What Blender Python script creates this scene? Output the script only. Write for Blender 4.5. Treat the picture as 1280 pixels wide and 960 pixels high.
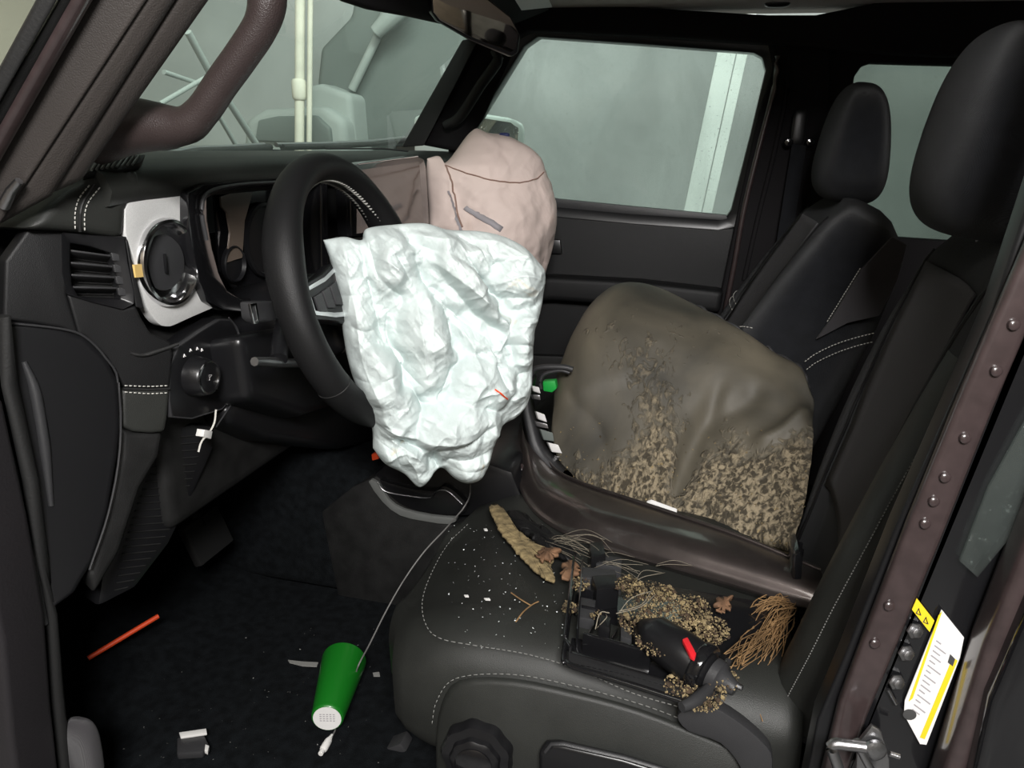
import bpy, bmesh, math, random
import numpy as np
from mathutils import Vector, Matrix, noise as mnoise

for o in list(bpy.data.objects):
    bpy.data.objects.remove(o)
sc = bpy.context.scene
COL = sc.collection
random.seed(7)

# ------------------------------------------------------------------ camera
CAM = np.array([-1.042, -.051, .877])
_a, _b, _r = [math.radians(v) for v in (13.5, 17.08, 1.6)]
FPX = 952.0
FW = np.array([math.cos(_a)*math.cos(_b), math.sin(_a)*math.cos(_b), -math.sin(_b)])
_R0 = np.array([math.sin(_a), -math.cos(_a), 0.0])
_U0 = np.cross(_R0, FW)
RT = _R0*math.cos(_r)+_U0*math.sin(_r)
UP = _U0*math.cos(_r)-_R0*math.sin(_r)
cd = bpy.data.cameras.new('camera')
cam = bpy.data.objects.new('camera', cd)
COL.objects.link(cam)
M = Matrix(((RT[0], UP[0], -FW[0], CAM[0]), (RT[1], UP[1], -FW[1], CAM[1]), (RT[2], UP[2], -FW[2], CAM[2]), (0, 0, 0, 1)))
cam.matrix_world = M
cd.sensor_fit = 'HORIZONTAL'
cd.sensor_width = 36
cd.lens = 36*FPX/1280
cd.clip_start = .02
sc.camera = cam

# ------------------------------------------------------------------ world, lights, exposure
w = bpy.data.worlds.new('world')
sc.world = w
w.use_nodes = True
w.node_tree.nodes['Background'].inputs[0].default_value = (.92, .96, .95, 1)
w.node_tree.nodes['Background'].inputs[1].default_value = .02
def area(name, loc, target, size, power, col):
    l = bpy.data.lights.new(name, 'AREA')
    l.shape = 'RECTANGLE'
    l.size, l.size_y = size
    l.energy = power
    l.color = col
    o = bpy.data.objects.new(name, l)
    COL.objects.link(o)
    o.location = loc
    o.rotation_euler = (Vector(target)-Vector(loc)).to_track_quat('-Z', 'Y').to_euler()
    return o
# workshop lighting: strip lamp by the open driver's door, plus added fill lamps out of view
area('workshop_lamp_door', (-1.78, -.30, 1.58), (.1, .2, .5), (.5, .3), 60, (1, .98, .96))
area('fill_lamp_side', (.5, -.4, 2.9), (2.6, .1, .7), (2.0, .4), 120, (.93, 1, .965))  # unseen, added to brighten the wall and post outside the passenger window
area('fill_lamp_front', (.5, 1.3, 2.7), (2.6, 2.7, .6), (1.2, .4), 16, (.97, 1, .95)).data.spread = math.radians(110)  # unseen, added and narrowed to light only the view through the windshield
area('fill_lamp_bay', (-2.9, 0, 3.0), (-3.2, 0, 0), (2.4, .4), 45, (1, .95, .88))  # unseen, added to light the wall behind the viewer and give warm fill
vs = sc.view_settings
vs.view_transform = 'Standard'
vs.look = 'None'
vs.exposure = 0.0
vs.gamma = 1.0
vs.use_curve_mapping = False

# ------------------------------------------------------------------ helpers
def V(*a): return np.array(a, float)
def nrm(v):
    v = np.asarray(v, float)
    return v/np.linalg.norm(v)
def A(u, v, x=None, y=None, z=None, P=None, N=None):
    """point of a given plane seen at photo coordinate u, v"""
    D = FW+RT*(u-640)/FPX+UP*(480-v)/FPX
    if x is not None: t = (x-CAM[0])/D[0]
    elif y is not None: t = (y-CAM[1])/D[1]
    elif z is not None: t = (z-CAM[2])/D[2]
    else: t = np.dot(np.asarray(P)-CAM, N)/np.dot(D, N)
    return CAM+D*t
def TR(pts, **k): return [A(u, v, **k) for u, v in pts]

def crom(pts, n, closed=False):
    P = np.array(pts, float)
    m = len(P)
    out = []
    segs = m if closed else m-1
    for i in range(segs):
        p1, p2 = P[i], P[(i+1) % m]
        p0 = P[(i-1) % m] if closed or i > 0 else 2*p1-p2
        p3 = P[(i+2) % m] if closed or i+2 < m else 2*p2-p1
        for k in range(n):
            t = k/n
            out.append(.5*((2*p1)+(-p0+p2)*t+(2*p0-5*p1+4*p2-p3)*t*t+(-p0+3*p1-3*p2+p3)*t**3))
    if not closed: out.append(P[-1])
    return np.array(out)
def resample(pts, n):
    P = np.array(pts, float)
    d = np.r_[0, np.cumsum(np.linalg.norm(np.diff(P, axis=0), axis=1))]
    s = np.linspace(0, d[-1], n)
    return np.stack([np.interp(s, d, P[:, k]) for k in range(P.shape[1])], 1)

WORLD = {}
def origin(o): return WORLD.get(o.name, V(0, 0, 0)) if o else V(0, 0, 0)
def tag(o, label=None, cat=None, group=None, kind=None):
    if label: o['label'] = label
    if cat: o['category'] = cat
    if group: o['group'] = group
    if kind: o['kind'] = kind
    return o
def empty(name, loc, label=None, cat=None, group=None, kind=None):
    o = bpy.data.objects.new(name, None)
    o.empty_display_size = .05
    COL.objects.link(o)
    o.location = loc
    WORLD[o.name] = V(*loc)
    return tag(o, label, cat, group, kind)
def mk(name, verts, faces, mat, parent=None, smooth=True, bevel=0, seg=2, sub=0, solid=0, sharp=None, label=None):
    verts = np.asarray(verts, float)
    c = (verts.min(0)+verts.max(0))/2
    me = bpy.data.meshes.new(name)
    me.from_pydata([tuple(v) for v in verts-c], [], [tuple(f) for f in faces])
    bm = bmesh.new(); bm.from_mesh(me)
    bmesh.ops.recalc_face_normals(bm, faces=bm.faces)
    if bevel:
        es = [e for e in bm.edges if len(e.link_faces) == 2 and e.calc_face_angle(0) > .5]
        bmesh.ops.bevel(bm, geom=es, offset=bevel, segments=seg, profile=.6, affect='EDGES', clamp_overlap=True)
    bm.to_mesh(me); bm.free()
    me.materials.append(MAT[mat])
    o = bpy.data.objects.new(name, me)
    COL.objects.link(o)
    o.parent = parent
    o.location = c-origin(parent)
    WORLD[o.name] = c
    if smooth is None: smooth = bool(bevel)
    if smooth:
        me.shade_smooth()
        if bevel or sharp:
            try: me.set_sharp_from_angle(angle=math.radians(sharp or 50))
            except Exception: pass
    if solid:
        m = o.modifiers.new('solid', 'SOLIDIFY'); m.thickness = solid; m.offset = -1
    if sub:
        m = o.modifiers.new('sub', 'SUBSURF'); m.levels = sub; m.render_levels = sub
    if label: o['label'] = label
    return o
def slab(name, pts, vec, mat, parent=None, bevel=.003, seg=2, label=None, **k):
    """polygon extruded by a vector"""
    P = np.array(pts); n = len(P); vec = np.asarray(vec, float)
    vs_ = np.vstack([P, P+vec])
    fs = [list(range(n)), [n+i for i in range(n)][::-1]]
    fs += [[i, (i+1) % n, n+(i+1) % n, n+i] for i in range(n)]
    return mk(name, vs_, fs, mat, parent, bevel=bevel, seg=seg, label=label, smooth=None, **k)
def ring(name, outer, inner, vec, mat, parent=None, bevel=.002, label=None):
    n = len(outer); vec = np.asarray(vec, float)
    O, I = np.array(outer), np.array(inner)
    vs_ = np.vstack([O, I, O+vec, I+vec])
    fs = []
    for i in range(n):
        j = (i+1) % n
        fs += [[i, j, n+j, n+i], [2*n+i, 3*n+i, 3*n+j, 2*n+j], [i, 2*n+i, 2*n+j, j], [n+i, n+j, 3*n+j, 3*n+i]]
    return mk(name, vs_, fs, mat, parent, bevel=bevel, label=label)
def box(name, lo, hi, mat, parent=None, bevel=.004, rot=None, label=None, seg=2):
    lo, hi = np.array(lo, float), np.array(hi, float)
    vs_ = np.array([[x, y, z] for x in (lo[0], hi[0]) for y in (lo[1], hi[1]) for z in (lo[2], hi[2])])
    if rot is not None:
        c = (lo+hi)/2
        R_ = np.array(rot)
        vs_ = (vs_-c) @ R_.T+c
    fs = [[0, 1, 3, 2], [4, 6, 7, 5], [0, 4, 5, 1], [2, 3, 7, 6], [0, 2, 6, 4], [1, 5, 7, 3]]
    return mk(name, vs_, fs, mat, parent, bevel=bevel, label=label, seg=seg, smooth=None)
def rotm(axis, deg): return np.array(Matrix.Rotation(math.radians(deg), 3, Vector(axis)))
def tubedata(path, rad, n=10, closed=False, squash=1.0, ref=(0, 0, 1)):
    P = np.array(path, float); m = len(P)
    rad = np.broadcast_to(np.asarray(rad, float), (m,)) if np.ndim(rad) == 0 else np.interp(np.linspace(0, 1, m), np.linspace(0, 1, len(rad)), rad)
    vs_ = []; fs = []
    for i in range(m):
        t = P[(i+1) % m]-P[i-1] if closed else P[min(i+1, m-1)]-P[max(i-1, 0)]
        t = nrm(t)
        a = np.cross(t, ref)
        if np.linalg.norm(a) < .05: a = np.cross(t, (1, .3, 0))
        a = nrm(a); b = np.cross(a, t)
        for k in range(n):
            th = 2*math.pi*k/n
            vs_.append(P[i]+rad[i]*(a*math.cos(th)+b*math.sin(th)*squash))
    for i in range(m if closed else m-1):
        j = (i+1) % m
        for k in range(n):
            l = (k+1) % n
            fs.append([i*n+k, i*n+l, j*n+l, j*n+k])
    if not closed:
        fs.append([k for k in range(n)][::-1]); fs.append([(m-1)*n+k for k in range(n)])
    return vs_, fs
def tube(name, path, rad, mat, parent=None, n=10, closed=False, squash=1.0, ref=(0, 0, 1), label=None):
    v, f = tubedata(path, rad, n, closed, squash, ref)
    return mk(name, v, f, mat, parent, sharp=60, label=label)
def merge(parts):
    vs_, fs = [], []
    for v, f in parts:
        b = len(vs_)
        vs_ += list(v); fs += [[i+b for i in q] for q in f]
    return vs_, fs
def lathe(name, o, ax, prof, mat, parent=None, n=32, ref=(0, 0, 1), label=None, ripple=None):
    """prof: list of (radius, height along axis)"""
    ax = nrm(ax); a = np.cross(ax, ref)
    if np.linalg.norm(a) < .1: a = np.cross(ax, (1, 0, 0))
    a = nrm(a); b = np.cross(ax, a); o = np.asarray(o, float)
    vs_ = []; fs = []
    for r, h in prof:
        for k in range(n):
            th = 2*math.pi*k/n
            q = r*(1+(ripple[1]*math.cos(ripple[0]*th) if ripple else 0))
            vs_.append(o+ax*h+q*(a*math.cos(th)+b*math.sin(th)))
    m = len(prof)
    for i in range(m-1):
        for k in range(n):
            l = (k+1) % n
            fs.append([i*n+k, i*n+l, (i+1)*n+l, (i+1)*n+k])
    fs.append(list(range(n))[::-1]); fs.append([(m-1)*n+k for k in range(n)])
    return mk(name, vs_, fs, mat, parent, sharp=40, label=label)
def gridmesh(name, rows, mat, parent=None, solid=0, sub=0, closed_u=False, cap=False, label=None, sharp=None):
    G = np.array(rows); r, c = G.shape[:2]
    fs = []
    for i in range(r-1):
        for j in range(c if closed_u else c-1):
            k = (j+1) % c
            fs.append([i*c+j, i*c+k, (i+1)*c+k, (i+1)*c+j])
    if cap:
        fs.append(list(range(c))[::-1]); fs.append([(r-1)*c+j for j in range(c)])
    return mk(name, G.reshape(-1, 3), fs, mat, parent, solid=solid, sub=sub, label=label, sharp=sharp)
def superell(name, c, size, mat, parent=None, e=(.5, .5), nu=40, nv=24, rot=None, fn=None, label=None):
    vs_ = []; fs = []
    def p(a, q): return math.copysign(abs(a)**q, a)
    for i in range(nv+1):
        ph = -math.pi/2+math.pi*i/nv
        for k in range(nu):
            th = 2*math.pi*k/nu
            q = V(p(math.cos(ph), e[0])*p(math.cos(th), e[1]), p(math.cos(ph), e[0])*p(math.sin(th), e[1]), p(math.sin(ph), e[0]))
            if fn is not None: q = fn(q)
            vs_.append(q*np.array(size))
    for i in range(nv):
        for k in range(nu):
            l = (k+1) % nu
            fs.append([i*nu+k, i*nu+l, (i+1)*nu+l, (i+1)*nu+k])
    vs_ = np.array(vs_)
    if rot is not None: vs_ = vs_ @ np.array(rot).T
    return mk(name, vs_+np.array(c), fs, mat, parent, label=label)

def _hash(ix, iy, seed):
    h = (ix.astype(np.int64)*374761393+iy.astype(np.int64)*668265263+seed*982451653) & 0xffffffff
    h = ((h ^ (h >> 13))*1274126177) & 0xffffffff
    return ((h ^ (h >> 16)) & 0xffff)/65535.0
def vnoise(x, y, seed=0):
    ix, iy = np.floor(x), np.floor(y)
    fx, fy = x-ix, y-iy
    fx = fx*fx*fx*(fx*(fx*6-15)+10); fy = fy*fy*fy*(fy*(fy*6-15)+10)
    a = _hash(ix, iy, seed); b = _hash(ix+1, iy, seed); c = _hash(ix, iy+1, seed); d = _hash(ix+1, iy+1, seed)
    return (a*(1-fx)+b*fx)*(1-fy)+(c*(1-fx)+d*fx)*fy*1.0
def fbm(x, y, seed=0, o=3):
    s = 0; a = .5
    for k in range(o):
        s = s+a*vnoise(x*2**k, y*2**k, seed+k*17); a *= .5
    return s
def ridged(x, y, seed=0, o=2):
    s = 0; a = .6
    for k in range(o):
        s = s+a*(1-np.abs(2*vnoise(x*1.9**k, y*1.9**k, seed+k*31)-1))**1.6; a *= .45
    return s

# ------------------------------------------------------------------ materials
MAT = {}
def mat(name, col, rough=.5, metal=0, bump=0, bscale=200, coat=0, var=0, vscale=30, spec=.5, kind='noise', sheen=0, col2=None, mask=None):
    m = bpy.data.materials.new(name); m.use_nodes = True
    nt = m.node_tree; N = nt.nodes; L = nt.links
    b = N['Principled BSDF']
    b.inputs['Base Color'].default_value = (*col, 1)
    b.inputs['Roughness'].default_value = rough
    b.inputs['Metallic'].default_value = metal
    b.inputs['Coat Weight'].default_value = coat
    b.inputs['Coat Roughness'].default_value = .08
    b.inputs['Specular IOR Level'].default_value = spec
    if sheen: b.inputs['Sheen Weight'].default_value = sheen
    tc = N.new('ShaderNodeTexCoord')
    if bump:
        if kind == 'voronoi':
            t = N.new('ShaderNodeTexVoronoi'); t.inputs['Scale'].default_value = bscale; h = t.outputs['Distance']
        elif kind == 'weave':
            t1 = N.new('ShaderNodeTexWave'); t1.inputs['Scale'].default_value = bscale; t1.bands_direction = 'X'
            t2 = N.new('ShaderNodeTexWave'); t2.inputs['Scale'].default_value = bscale; t2.bands_direction = 'Z'
            L.new(tc.outputs['Object'], t1.inputs['Vector']); L.new(tc.outputs['Object'], t2.inputs['Vector'])
            mx = N.new('ShaderNodeMath'); mx.operation = 'ADD'
            L.new(t1.outputs['Fac'], mx.inputs[0]); L.new(t2.outputs['Fac'], mx.inputs[1]); h = mx.outputs[0]; t = None
        else:
            t = N.new('ShaderNodeTexNoise'); t.inputs['Scale'].default_value = bscale; t.inputs['Detail'].default_value = 3; h = t.outputs['Fac']
        if t: L.new(tc.outputs['Object'], t.inputs['Vector'])
        bp = N.new('ShaderNodeBump'); bp.inputs['Strength'].default_value = bump; bp.inputs['Distance'].default_value = .002
        L.new(h, bp.inputs['Height']); L.new(bp.outputs[0], b.inputs['Normal'])
    if var or col2:
        t = N.new('ShaderNodeTexNoise'); t.inputs['Scale'].default_value = vscale; t.inputs['Detail'].default_value = 6
        L.new(tc.outputs['Object'], t.inputs['Vector'])
        r = N.new('ShaderNodeValToRGB')
        c2 = col2 or tuple(c*(1+var) for c in col)
        c1 = col if col2 else tuple(max(0, c*(1-var)) for c in col)
        lo, hi = mask or (.35, .65)
        r.color_ramp.elements[0].position = lo; r.color_ramp.elements[1].position = hi
        r.color_ramp.elements[0].color = (*c1, 1); r.color_ramp.elements[1].color = (*c2, 1)
        L.new(t.outputs['Fac'], r.inputs[0]); L.new(r.outputs[0], b.inputs['Base Color'])
    MAT[name] = m
    return m
mat('plastic', (.011, .011, .011), .5, spec=.35, bump=.25, bscale=900, var=.25)
mat('plastic_smooth', (.008, .008, .009), .32)
mat('plastic_gloss', (.008, .008, .009), .12, coat=.5)
mat('plastic_grey', (.032, .032, .034), .45, bump=.2, bscale=900)
mat('leather', (.020, .021, .019), .48, spec=.4, bump=.16, bscale=1100, kind='voronoi', var=.15, vscale=14)
mat('leather_black', (.0085, .0085, .009), .5, spec=.28, bump=.16, bscale=1100, kind='voronoi')
mat('fabric', (.012, .013, .016), .92, spec=.15, bump=.5, bscale=420, kind='weave', sheen=.15, var=.15, vscale=40)
mat('fabric_light', (.055, .052, .056), .92, spec=.15, bump=.5, bscale=420, kind='weave', sheen=.15)
mat('carpet', (.005, .006, .007), .97, spec=.1, bump=.8, bscale=500, var=.35, vscale=60)
mat('fender_paint', (.105, .088, .084), .30, metal=.8, coat=.6, var=.12, vscale=25)
mat('hinge', (.018, .016, .018), .5, bump=.2, bscale=300)
mat('trim_grey', (.13, .135, .13), .45)
mat('reflection_tan', (.16, .125, .10), .2, coat=.4)  # flat tan for the painted reflection in the cluster lens
mat('bark', (.055, .035, .02), .9, bump=.5, bscale=150, var=.6, vscale=50)
mat('paint', (.040, .028, .028), .30, coat=.6, bump=.05, bscale=60, var=.15, vscale=60)
mat('trim', (.040, .034, .031), .55, bump=.35, bscale=700, var=.12, vscale=8)
mat('trim_handle', (.034, .024, .023), .45, bump=.22, bscale=700, kind='voronoi')
mat('rubber', (.012, .012, .012), .6, bump=.2, bscale=300)
mat('headliner', (.62, .56, .52), .95, bump=.3, bscale=500)
mat('headliner_dark', (.014, .013, .014), .9, spec=.15, bump=.4, bscale=500)
mat('silver', (.66, .66, .65), .42, bump=.12, bscale=1400, var=.06, vscale=900)
mat('chrome', (.75, .75, .76), .14, metal=1)
mat('steel', (.42, .42, .43), .35, metal=1, bump=.2, bscale=300)
mat('screen', (.085, .070, .060), .14, coat=.5)  # brown base colour stands in for the reflection on the dark screen
mat('thread', (.55, .54, .5), .8)
mat('thread_dark', (.2, .2, .19), .8)
mat('yellow', (.80, .58, .02), .5)
mat('yellow_tape', (.75, .52, .18), .6)
mat('paper', (.74, .73, .72), .55)
mat('print', (.05, .05, .05), .6)
mat('print_grey', (.36, .34, .36), .7)
mat('green', (.008, .15, .012), .35, coat=.2)
mat('green_clip', (.01, .35, .05), .5)
mat('orange', (.80, .08, .02), .45)
mat('red', (.75, .02, .03), .4)
mat('cable', (.16, .155, .15), .5)
mat('white_plastic', (.72, .71, .69), .45)
mat('foam', (.25, .19, .095), .95, bump=1, bscale=160, var=.4, vscale=70)
mat('leaf', (.16, .085, .045), .8, bump=.5, bscale=120, var=.5, vscale=30)
mat('debris', (.21, .16, .085), .95, bump=.6, bscale=150, var=.75, vscale=45)
mat('straw', (.24, .14, .06), .8, var=.4, vscale=30)
mat('grass_dry', (.24, .21, .16), .8)
mat('seam_pink', (.30, .19, .15), .8)
mat('navy', (.02, .03, .12), .6)
mat('glassbit', (.8, .85, .85), .25)
mat('garage_beige', (.50, .43, .35), .9, var=.12, vscale=1.2)
mat('garage_wall', (.36, .38, .37), .9, bump=.4, bscale=8, var=.14, vscale=1.5)
mat('garage_floor', (.25, .25, .25), .9, var=.2, vscale=3)
mat('post', (.74, .78, .74), .6, var=.06, vscale=6)
mat('beige_post', (.62, .60, .50), .7, var=.1, vscale=10)
mat('vehicle', (.30, .33, .31), .75)
mat('vehicle_dark', (.13, .15, .14), .7)
mat('mirror_shell', (.55, .62, .58), .3, coat=.4)
mat('mirror_glass', (.62, .57, .52), .06, metal=1)

def glass(name, dirt=.25, dcol=(.6, .68, .64), lo=.4, hi=.75, scale=3.0, speck=.25, tint=(.90, .95, .925)):
    m = bpy.data.materials.new(name); m.use_nodes = True
    nt = m.node_tree; N = nt.nodes; L = nt.links
    N.remove(N['Principled BSDF']); out = N['Material Output']
    tr = N.new('ShaderNodeBsdfTransparent'); tr.inputs[0].default_value = (*tint, 1)
    gl = N.new('ShaderNodeBsdfGlossy'); gl.inputs['Roughness'].default_value = .03
    fr = N.new('ShaderNodeFresnel'); fr.inputs[0].default_value = 1.45
    m1 = N.new('ShaderNodeMixShader')
    ge = N.new('ShaderNodeNewGeometry'); iv = N.new('ShaderNodeMath'); iv.operation = 'SUBTRACT'; iv.inputs[0].default_value = 1
    L.new(ge.outputs['Backfacing'], iv.inputs[1])
    mu = N.new('ShaderNodeMath'); mu.operation = 'MULTIPLY'; L.new(fr.outputs[0], mu.inputs[0]); L.new(iv.outputs[0], mu.inputs[1])
    L.new(mu.outputs[0], m1.inputs[0]); L.new(tr.outputs[0], m1.inputs[1]); L.new(gl.outputs[0], m1.inputs[2])
    df = N.new('ShaderNodeBsdfDiffuse'); df.inputs[0].default_value = (*dcol, 1)
    tl = N.new('ShaderNodeBsdfTranslucent'); tl.inputs[0].default_value = (*dcol, 1)
    md = N.new('ShaderNodeMixShader'); md.inputs[0].default_value = .8
    L.new(df.outputs[0], md.inputs[1]); L.new(tl.outputs[0], md.inputs[2])
    tc = N.new('ShaderNodeTexCoord'); mp = N.new('ShaderNodeMapping')
    mp.inputs['Rotation'].default_value = (.5, 0, 0); mp.inputs['Scale'].default_value = (1, 1.6, .8)
    t = N.new('ShaderNodeTexNoise'); t.inputs['Scale'].default_value = scale; t.inputs['Detail'].default_value = 9; t.inputs['Distortion'].default_value = .9
    L.new(tc.outputs['Object'], mp.inputs[0]); L.new(mp.outputs[0], t.inputs['Vector'])
    sp = N.new('ShaderNodeTexNoise'); sp.inputs['Scale'].default_value = 160; sp.inputs['Detail'].default_value = 2
    L.new(tc.outputs['Object'], sp.inputs['Vector'])
    sr = N.new('ShaderNodeMapRange'); sr.inputs[1].default_value = .66; sr.inputs[2].default_value = .76; sr.inputs[4].default_value = speck
    L.new(sp.outputs['Fac'], sr.inputs[0])
    mr = N.new('ShaderNodeMapRange'); mr.inputs[1].default_value = lo; mr.inputs[2].default_value = hi
    mr.inputs[3].default_value = dirt*.55; mr.inputs[4].default_value = dirt*1.5
    L.new(t.outputs['Fac'], mr.inputs[0])
    ad = N.new('ShaderNodeMath'); ad.operation = 'ADD'; ad.use_clamp = True
    L.new(mr.outputs[0], ad.inputs[0]); L.new(sr.outputs[0], ad.inputs[1])
    m2 = N.new('ShaderNodeMixShader')
    L.new(ad.outputs[0], m2.inputs[0]); L.new(m1.outputs[0], m2.inputs[1]); L.new(md.outputs[0], m2.inputs[2])
    L.new(m2.outputs[0], out.inputs[0])
    MAT[name] = m
glass('glass_windshield', .07, (.58, .64, .60), speck=.04)
glass('glass_side', .16, (.62, .67, .65), scale=4)
glass('glass_rear', .15, (.3, .34, .32), tint=(.58, .63, .60))

def cloth_mat(name, base, shade, stain, stain_lo, stain_hi, sscale, rough=.55, bump=.25, tr=.0):
    m = bpy.data.materials.new(name); m.use_nodes = True
    nt = m.node_tree; N = nt.nodes; L = nt.links
    b = N['Principled BSDF']; b.inputs['Roughness'].default_value = rough; b.inputs['Specular IOR Level'].default_value = .35
    tc = N.new('ShaderNodeTexCoord')
    t = N.new('ShaderNodeTexNoise'); t.inputs['Scale'].default_value = sscale; t.inputs['Detail'].default_value = 7; t.inputs['Distortion'].default_value = .6
    L.new(tc.outputs['Object'], t.inputs['Vector'])
    r = N.new('ShaderNodeValToRGB')
    r.color_ramp.elements[0].position = stain_lo; r.color_ramp.elements[0].color = (*base, 1)
    r.color_ramp.elements[1].position = stain_hi; r.color_ramp.elements[1].color = (*stain, 1)
    L.new(t.outputs['Fac'], r.inputs[0])
    t2 = N.new('ShaderNodeTexNoise'); t2.inputs['Scale'].default_value = 5; t2.inputs['Detail'].default_value = 2
    L.new(tc.outputs['Object'], t2.inputs['Vector'])
    mx = N.new('ShaderNodeMixRGB'); mx.blend_type = 'MULTIPLY'; mx.inputs[2].default_value = (*shade, 1)
    L.new(t2.outputs['Fac'], mx.inputs[0]); L.new(r.outputs[0], mx.inputs[1]); L.new(mx.outputs[0], b.inputs['Base Color'])
    t3 = N.new('ShaderNodeTexNoise'); t3.inputs['Scale'].default_value = 110; t3.inputs['Detail'].default_value = 4; t3.inputs['Distortion'].default_value = 1.5
    L.new(tc.outputs['Object'], t3.inputs['Vector'])
    bp = N.new('ShaderNodeBump'); bp.inputs['Strength'].default_value = bump; bp.inputs['Distance'].default_value = .003
    L.new(t3.outputs['Fac'], bp.inputs['Height']); L.new(bp.outputs[0], b.inputs['Normal'])
    MAT[name] = m
cloth_mat('airbag_white', (.62, .675, .66), (.94, .985, 1), (.62, .50, .34), .66, .74, 14)
cloth_mat('airbag_pink', (.76, .64, .585), (.96, .92, .92), (.52, .40, .33), .62, .78, 6, rough=.7, bump=.12)

def mud_mat():
    """black moulded plastic with dried mud, thickest low down where it was sprayed"""
    m = bpy.data.materials.new('muddy_liner'); m.use_nodes = True
    nt = m.node_tree; N = nt.nodes; L = nt.links
    b = N['Principled BSDF']
    tc = N.new('ShaderNodeTexCoord')
    def noise(s, d, dist=0):
        t = N.new('ShaderNodeTexNoise'); t.inputs['Scale'].default_value = s; t.inputs['Detail'].default_value = d; t.inputs['Distortion'].default_value = dist
        mpp = N.new('ShaderNodeMapping'); mpp.inputs['Scale'].default_value = (1, 1, .5); mpp.inputs['Rotation'].default_value = (.25, 0, 0)
        L.new(tc.outputs['Object'], mpp.inputs[0]); L.new(mpp.outputs[0], t.inputs['Vector']); return t.outputs['Fac']
    sp = N.new('ShaderNodeSeparateXYZ'); L.new(tc.outputs['Object'], sp.inputs[0])
    def math_(op, a, b_):
        q = N.new('ShaderNodeMath'); q.operation = op
        for i, s in enumerate((a, b_)):
            if isinstance(s, (int, float)): q.inputs[i].default_value = s
            else: L.new(s, q.inputs[i])
        return q.outputs[0]
    big = noise(7, 5, .4); mid = noise(48, 7, 1.2); fine = noise(120, 8, .6)
    # where mud stuck: authored on the shell, broken up by noise
    at = N.new('ShaderNodeAttribute'); at.attribute_name = 'mud'
    amt = math_('ADD', at.outputs['Fac'], math_('MULTIPLY', math_('SUBTRACT', mid, .5), 1.25))
    amt = math_('ADD', amt, math_('MULTIPLY', math_('SUBTRACT', big, .5), .5))
    mr = N.new('ShaderNodeMapRange'); mr.inputs[1].default_value = .34; mr.inputs[2].default_value = .78; L.new(amt, mr.inputs[0])
    film = N.new('ShaderNodeValToRGB')
    film.color_ramp.elements[0].color = (.034, .032, .026, 1); film.color_ramp.elements[1].color = (.135, .118, .086, 1)
    film.color_ramp.elements[0].position = .35; film.color_ramp.elements[1].position = .68
    L.new(noise(5, 6, .5), film.inputs[0])
    mud = N.new('ShaderNodeValToRGB')
    mud.color_ramp.elements[0].color = (.055, .045, .03, 1); mud.color_ramp.elements[1].color = (.31, .255, .17, 1)
    mud.color_ramp.elements[0].position = .43; mud.color_ramp.elements[1].position = .60
    L.new(fine, mud.inputs[0])
    mx = N.new('ShaderNodeMixRGB'); L.new(mr.outputs[0], mx.inputs[0]); L.new(film.outputs[0], mx.inputs[1]); L.new(mud.outputs[0], mx.inputs[2])
    L.new(mx.outputs[0], b.inputs['Base Color'])
    rr = N.new('ShaderNodeMapRange'); rr.inputs[3].default_value = .6; rr.inputs[4].default_value = .97; L.new(mr.outputs[0], rr.inputs[0]); L.new(rr.outputs[0], b.inputs['Roughness'])
    h = math_('MULTIPLY', mr.outputs[0], math_('ADD', fine, mid))
    bp = N.new('ShaderNodeBump'); bp.inputs['Strength'].default_value = 1; bp.inputs['Distance'].default_value = .004
    L.new(h, bp.inputs['Height']); L.new(bp.outputs[0], b.inputs['Normal'])
    MAT['muddy_liner'] = m
mud_mat()

def polydist(u, v, line, n=26):
    L_ = resample(crom(line, 6), n)
    d_ = np.full(u.shape, 1e9); along = np.zeros(u.shape)
    for a_ in range(len(L_)-1):
        p_, e_ = L_[a_], L_[a_+1]-L_[a_]
        tq = np.clip(((u-p_[0])*e_[0]+(v-p_[1])*e_[1])/(e_@e_+1e-9), 0, 1)
        dd = np.hypot(u-p_[0]-tq*e_[0], v-p_[1]-tq*e_[1])
        m_ = dd < d_
        d_ = np.where(m_, dd, d_); along = np.where(m_, (a_+tq)/(len(L_)-1), along)
    return d_, np.clip(np.sin(np.pi*np.clip(along, .02, .98))*1.6, 0, 1)

# ================================================================== THE SETTING
# ---- workshop outside
g = box('floor_workshop', (-4, -4, -.66), (6, 6, -.56), 'garage_floor', bevel=0); tag(g, 'grey concrete workshop floor outside the car', kind='structure'); g.name = 'floor'
g = box('wall_right', (3.0, -4, -.6), (3.12, 6, 3.2), 'garage_wall', bevel=0); tag(g, 'grey workshop wall beyond the passenger window', kind='structure')
g = box('wall_front', (-4, 3.6, -.6), (3.0, 3.72, 3.2), 'garage_beige', bevel=0); tag(g, 'grey workshop wall ahead of the windshield', kind='structure')
g = box('wall_rear', (-4, -4.1, -.6), (3.0, -4, 3.2), 'garage_wall', bevel=0); tag(g, 'grey workshop wall behind the car', kind='structure')
g = box('wall_left', (-4.1, -4, -.6), (-4, 3.6, 3.2), 'garage_beige', bevel=0); tag(g, 'grey workshop wall behind the viewer', kind='structure')
g = box('ceiling', (-4.1, -4.1, 3.2), (3.12, 3.72, 3.3), 'garage_wall', bevel=0); tag(g, 'workshop ceiling above the car', kind='structure')

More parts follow.
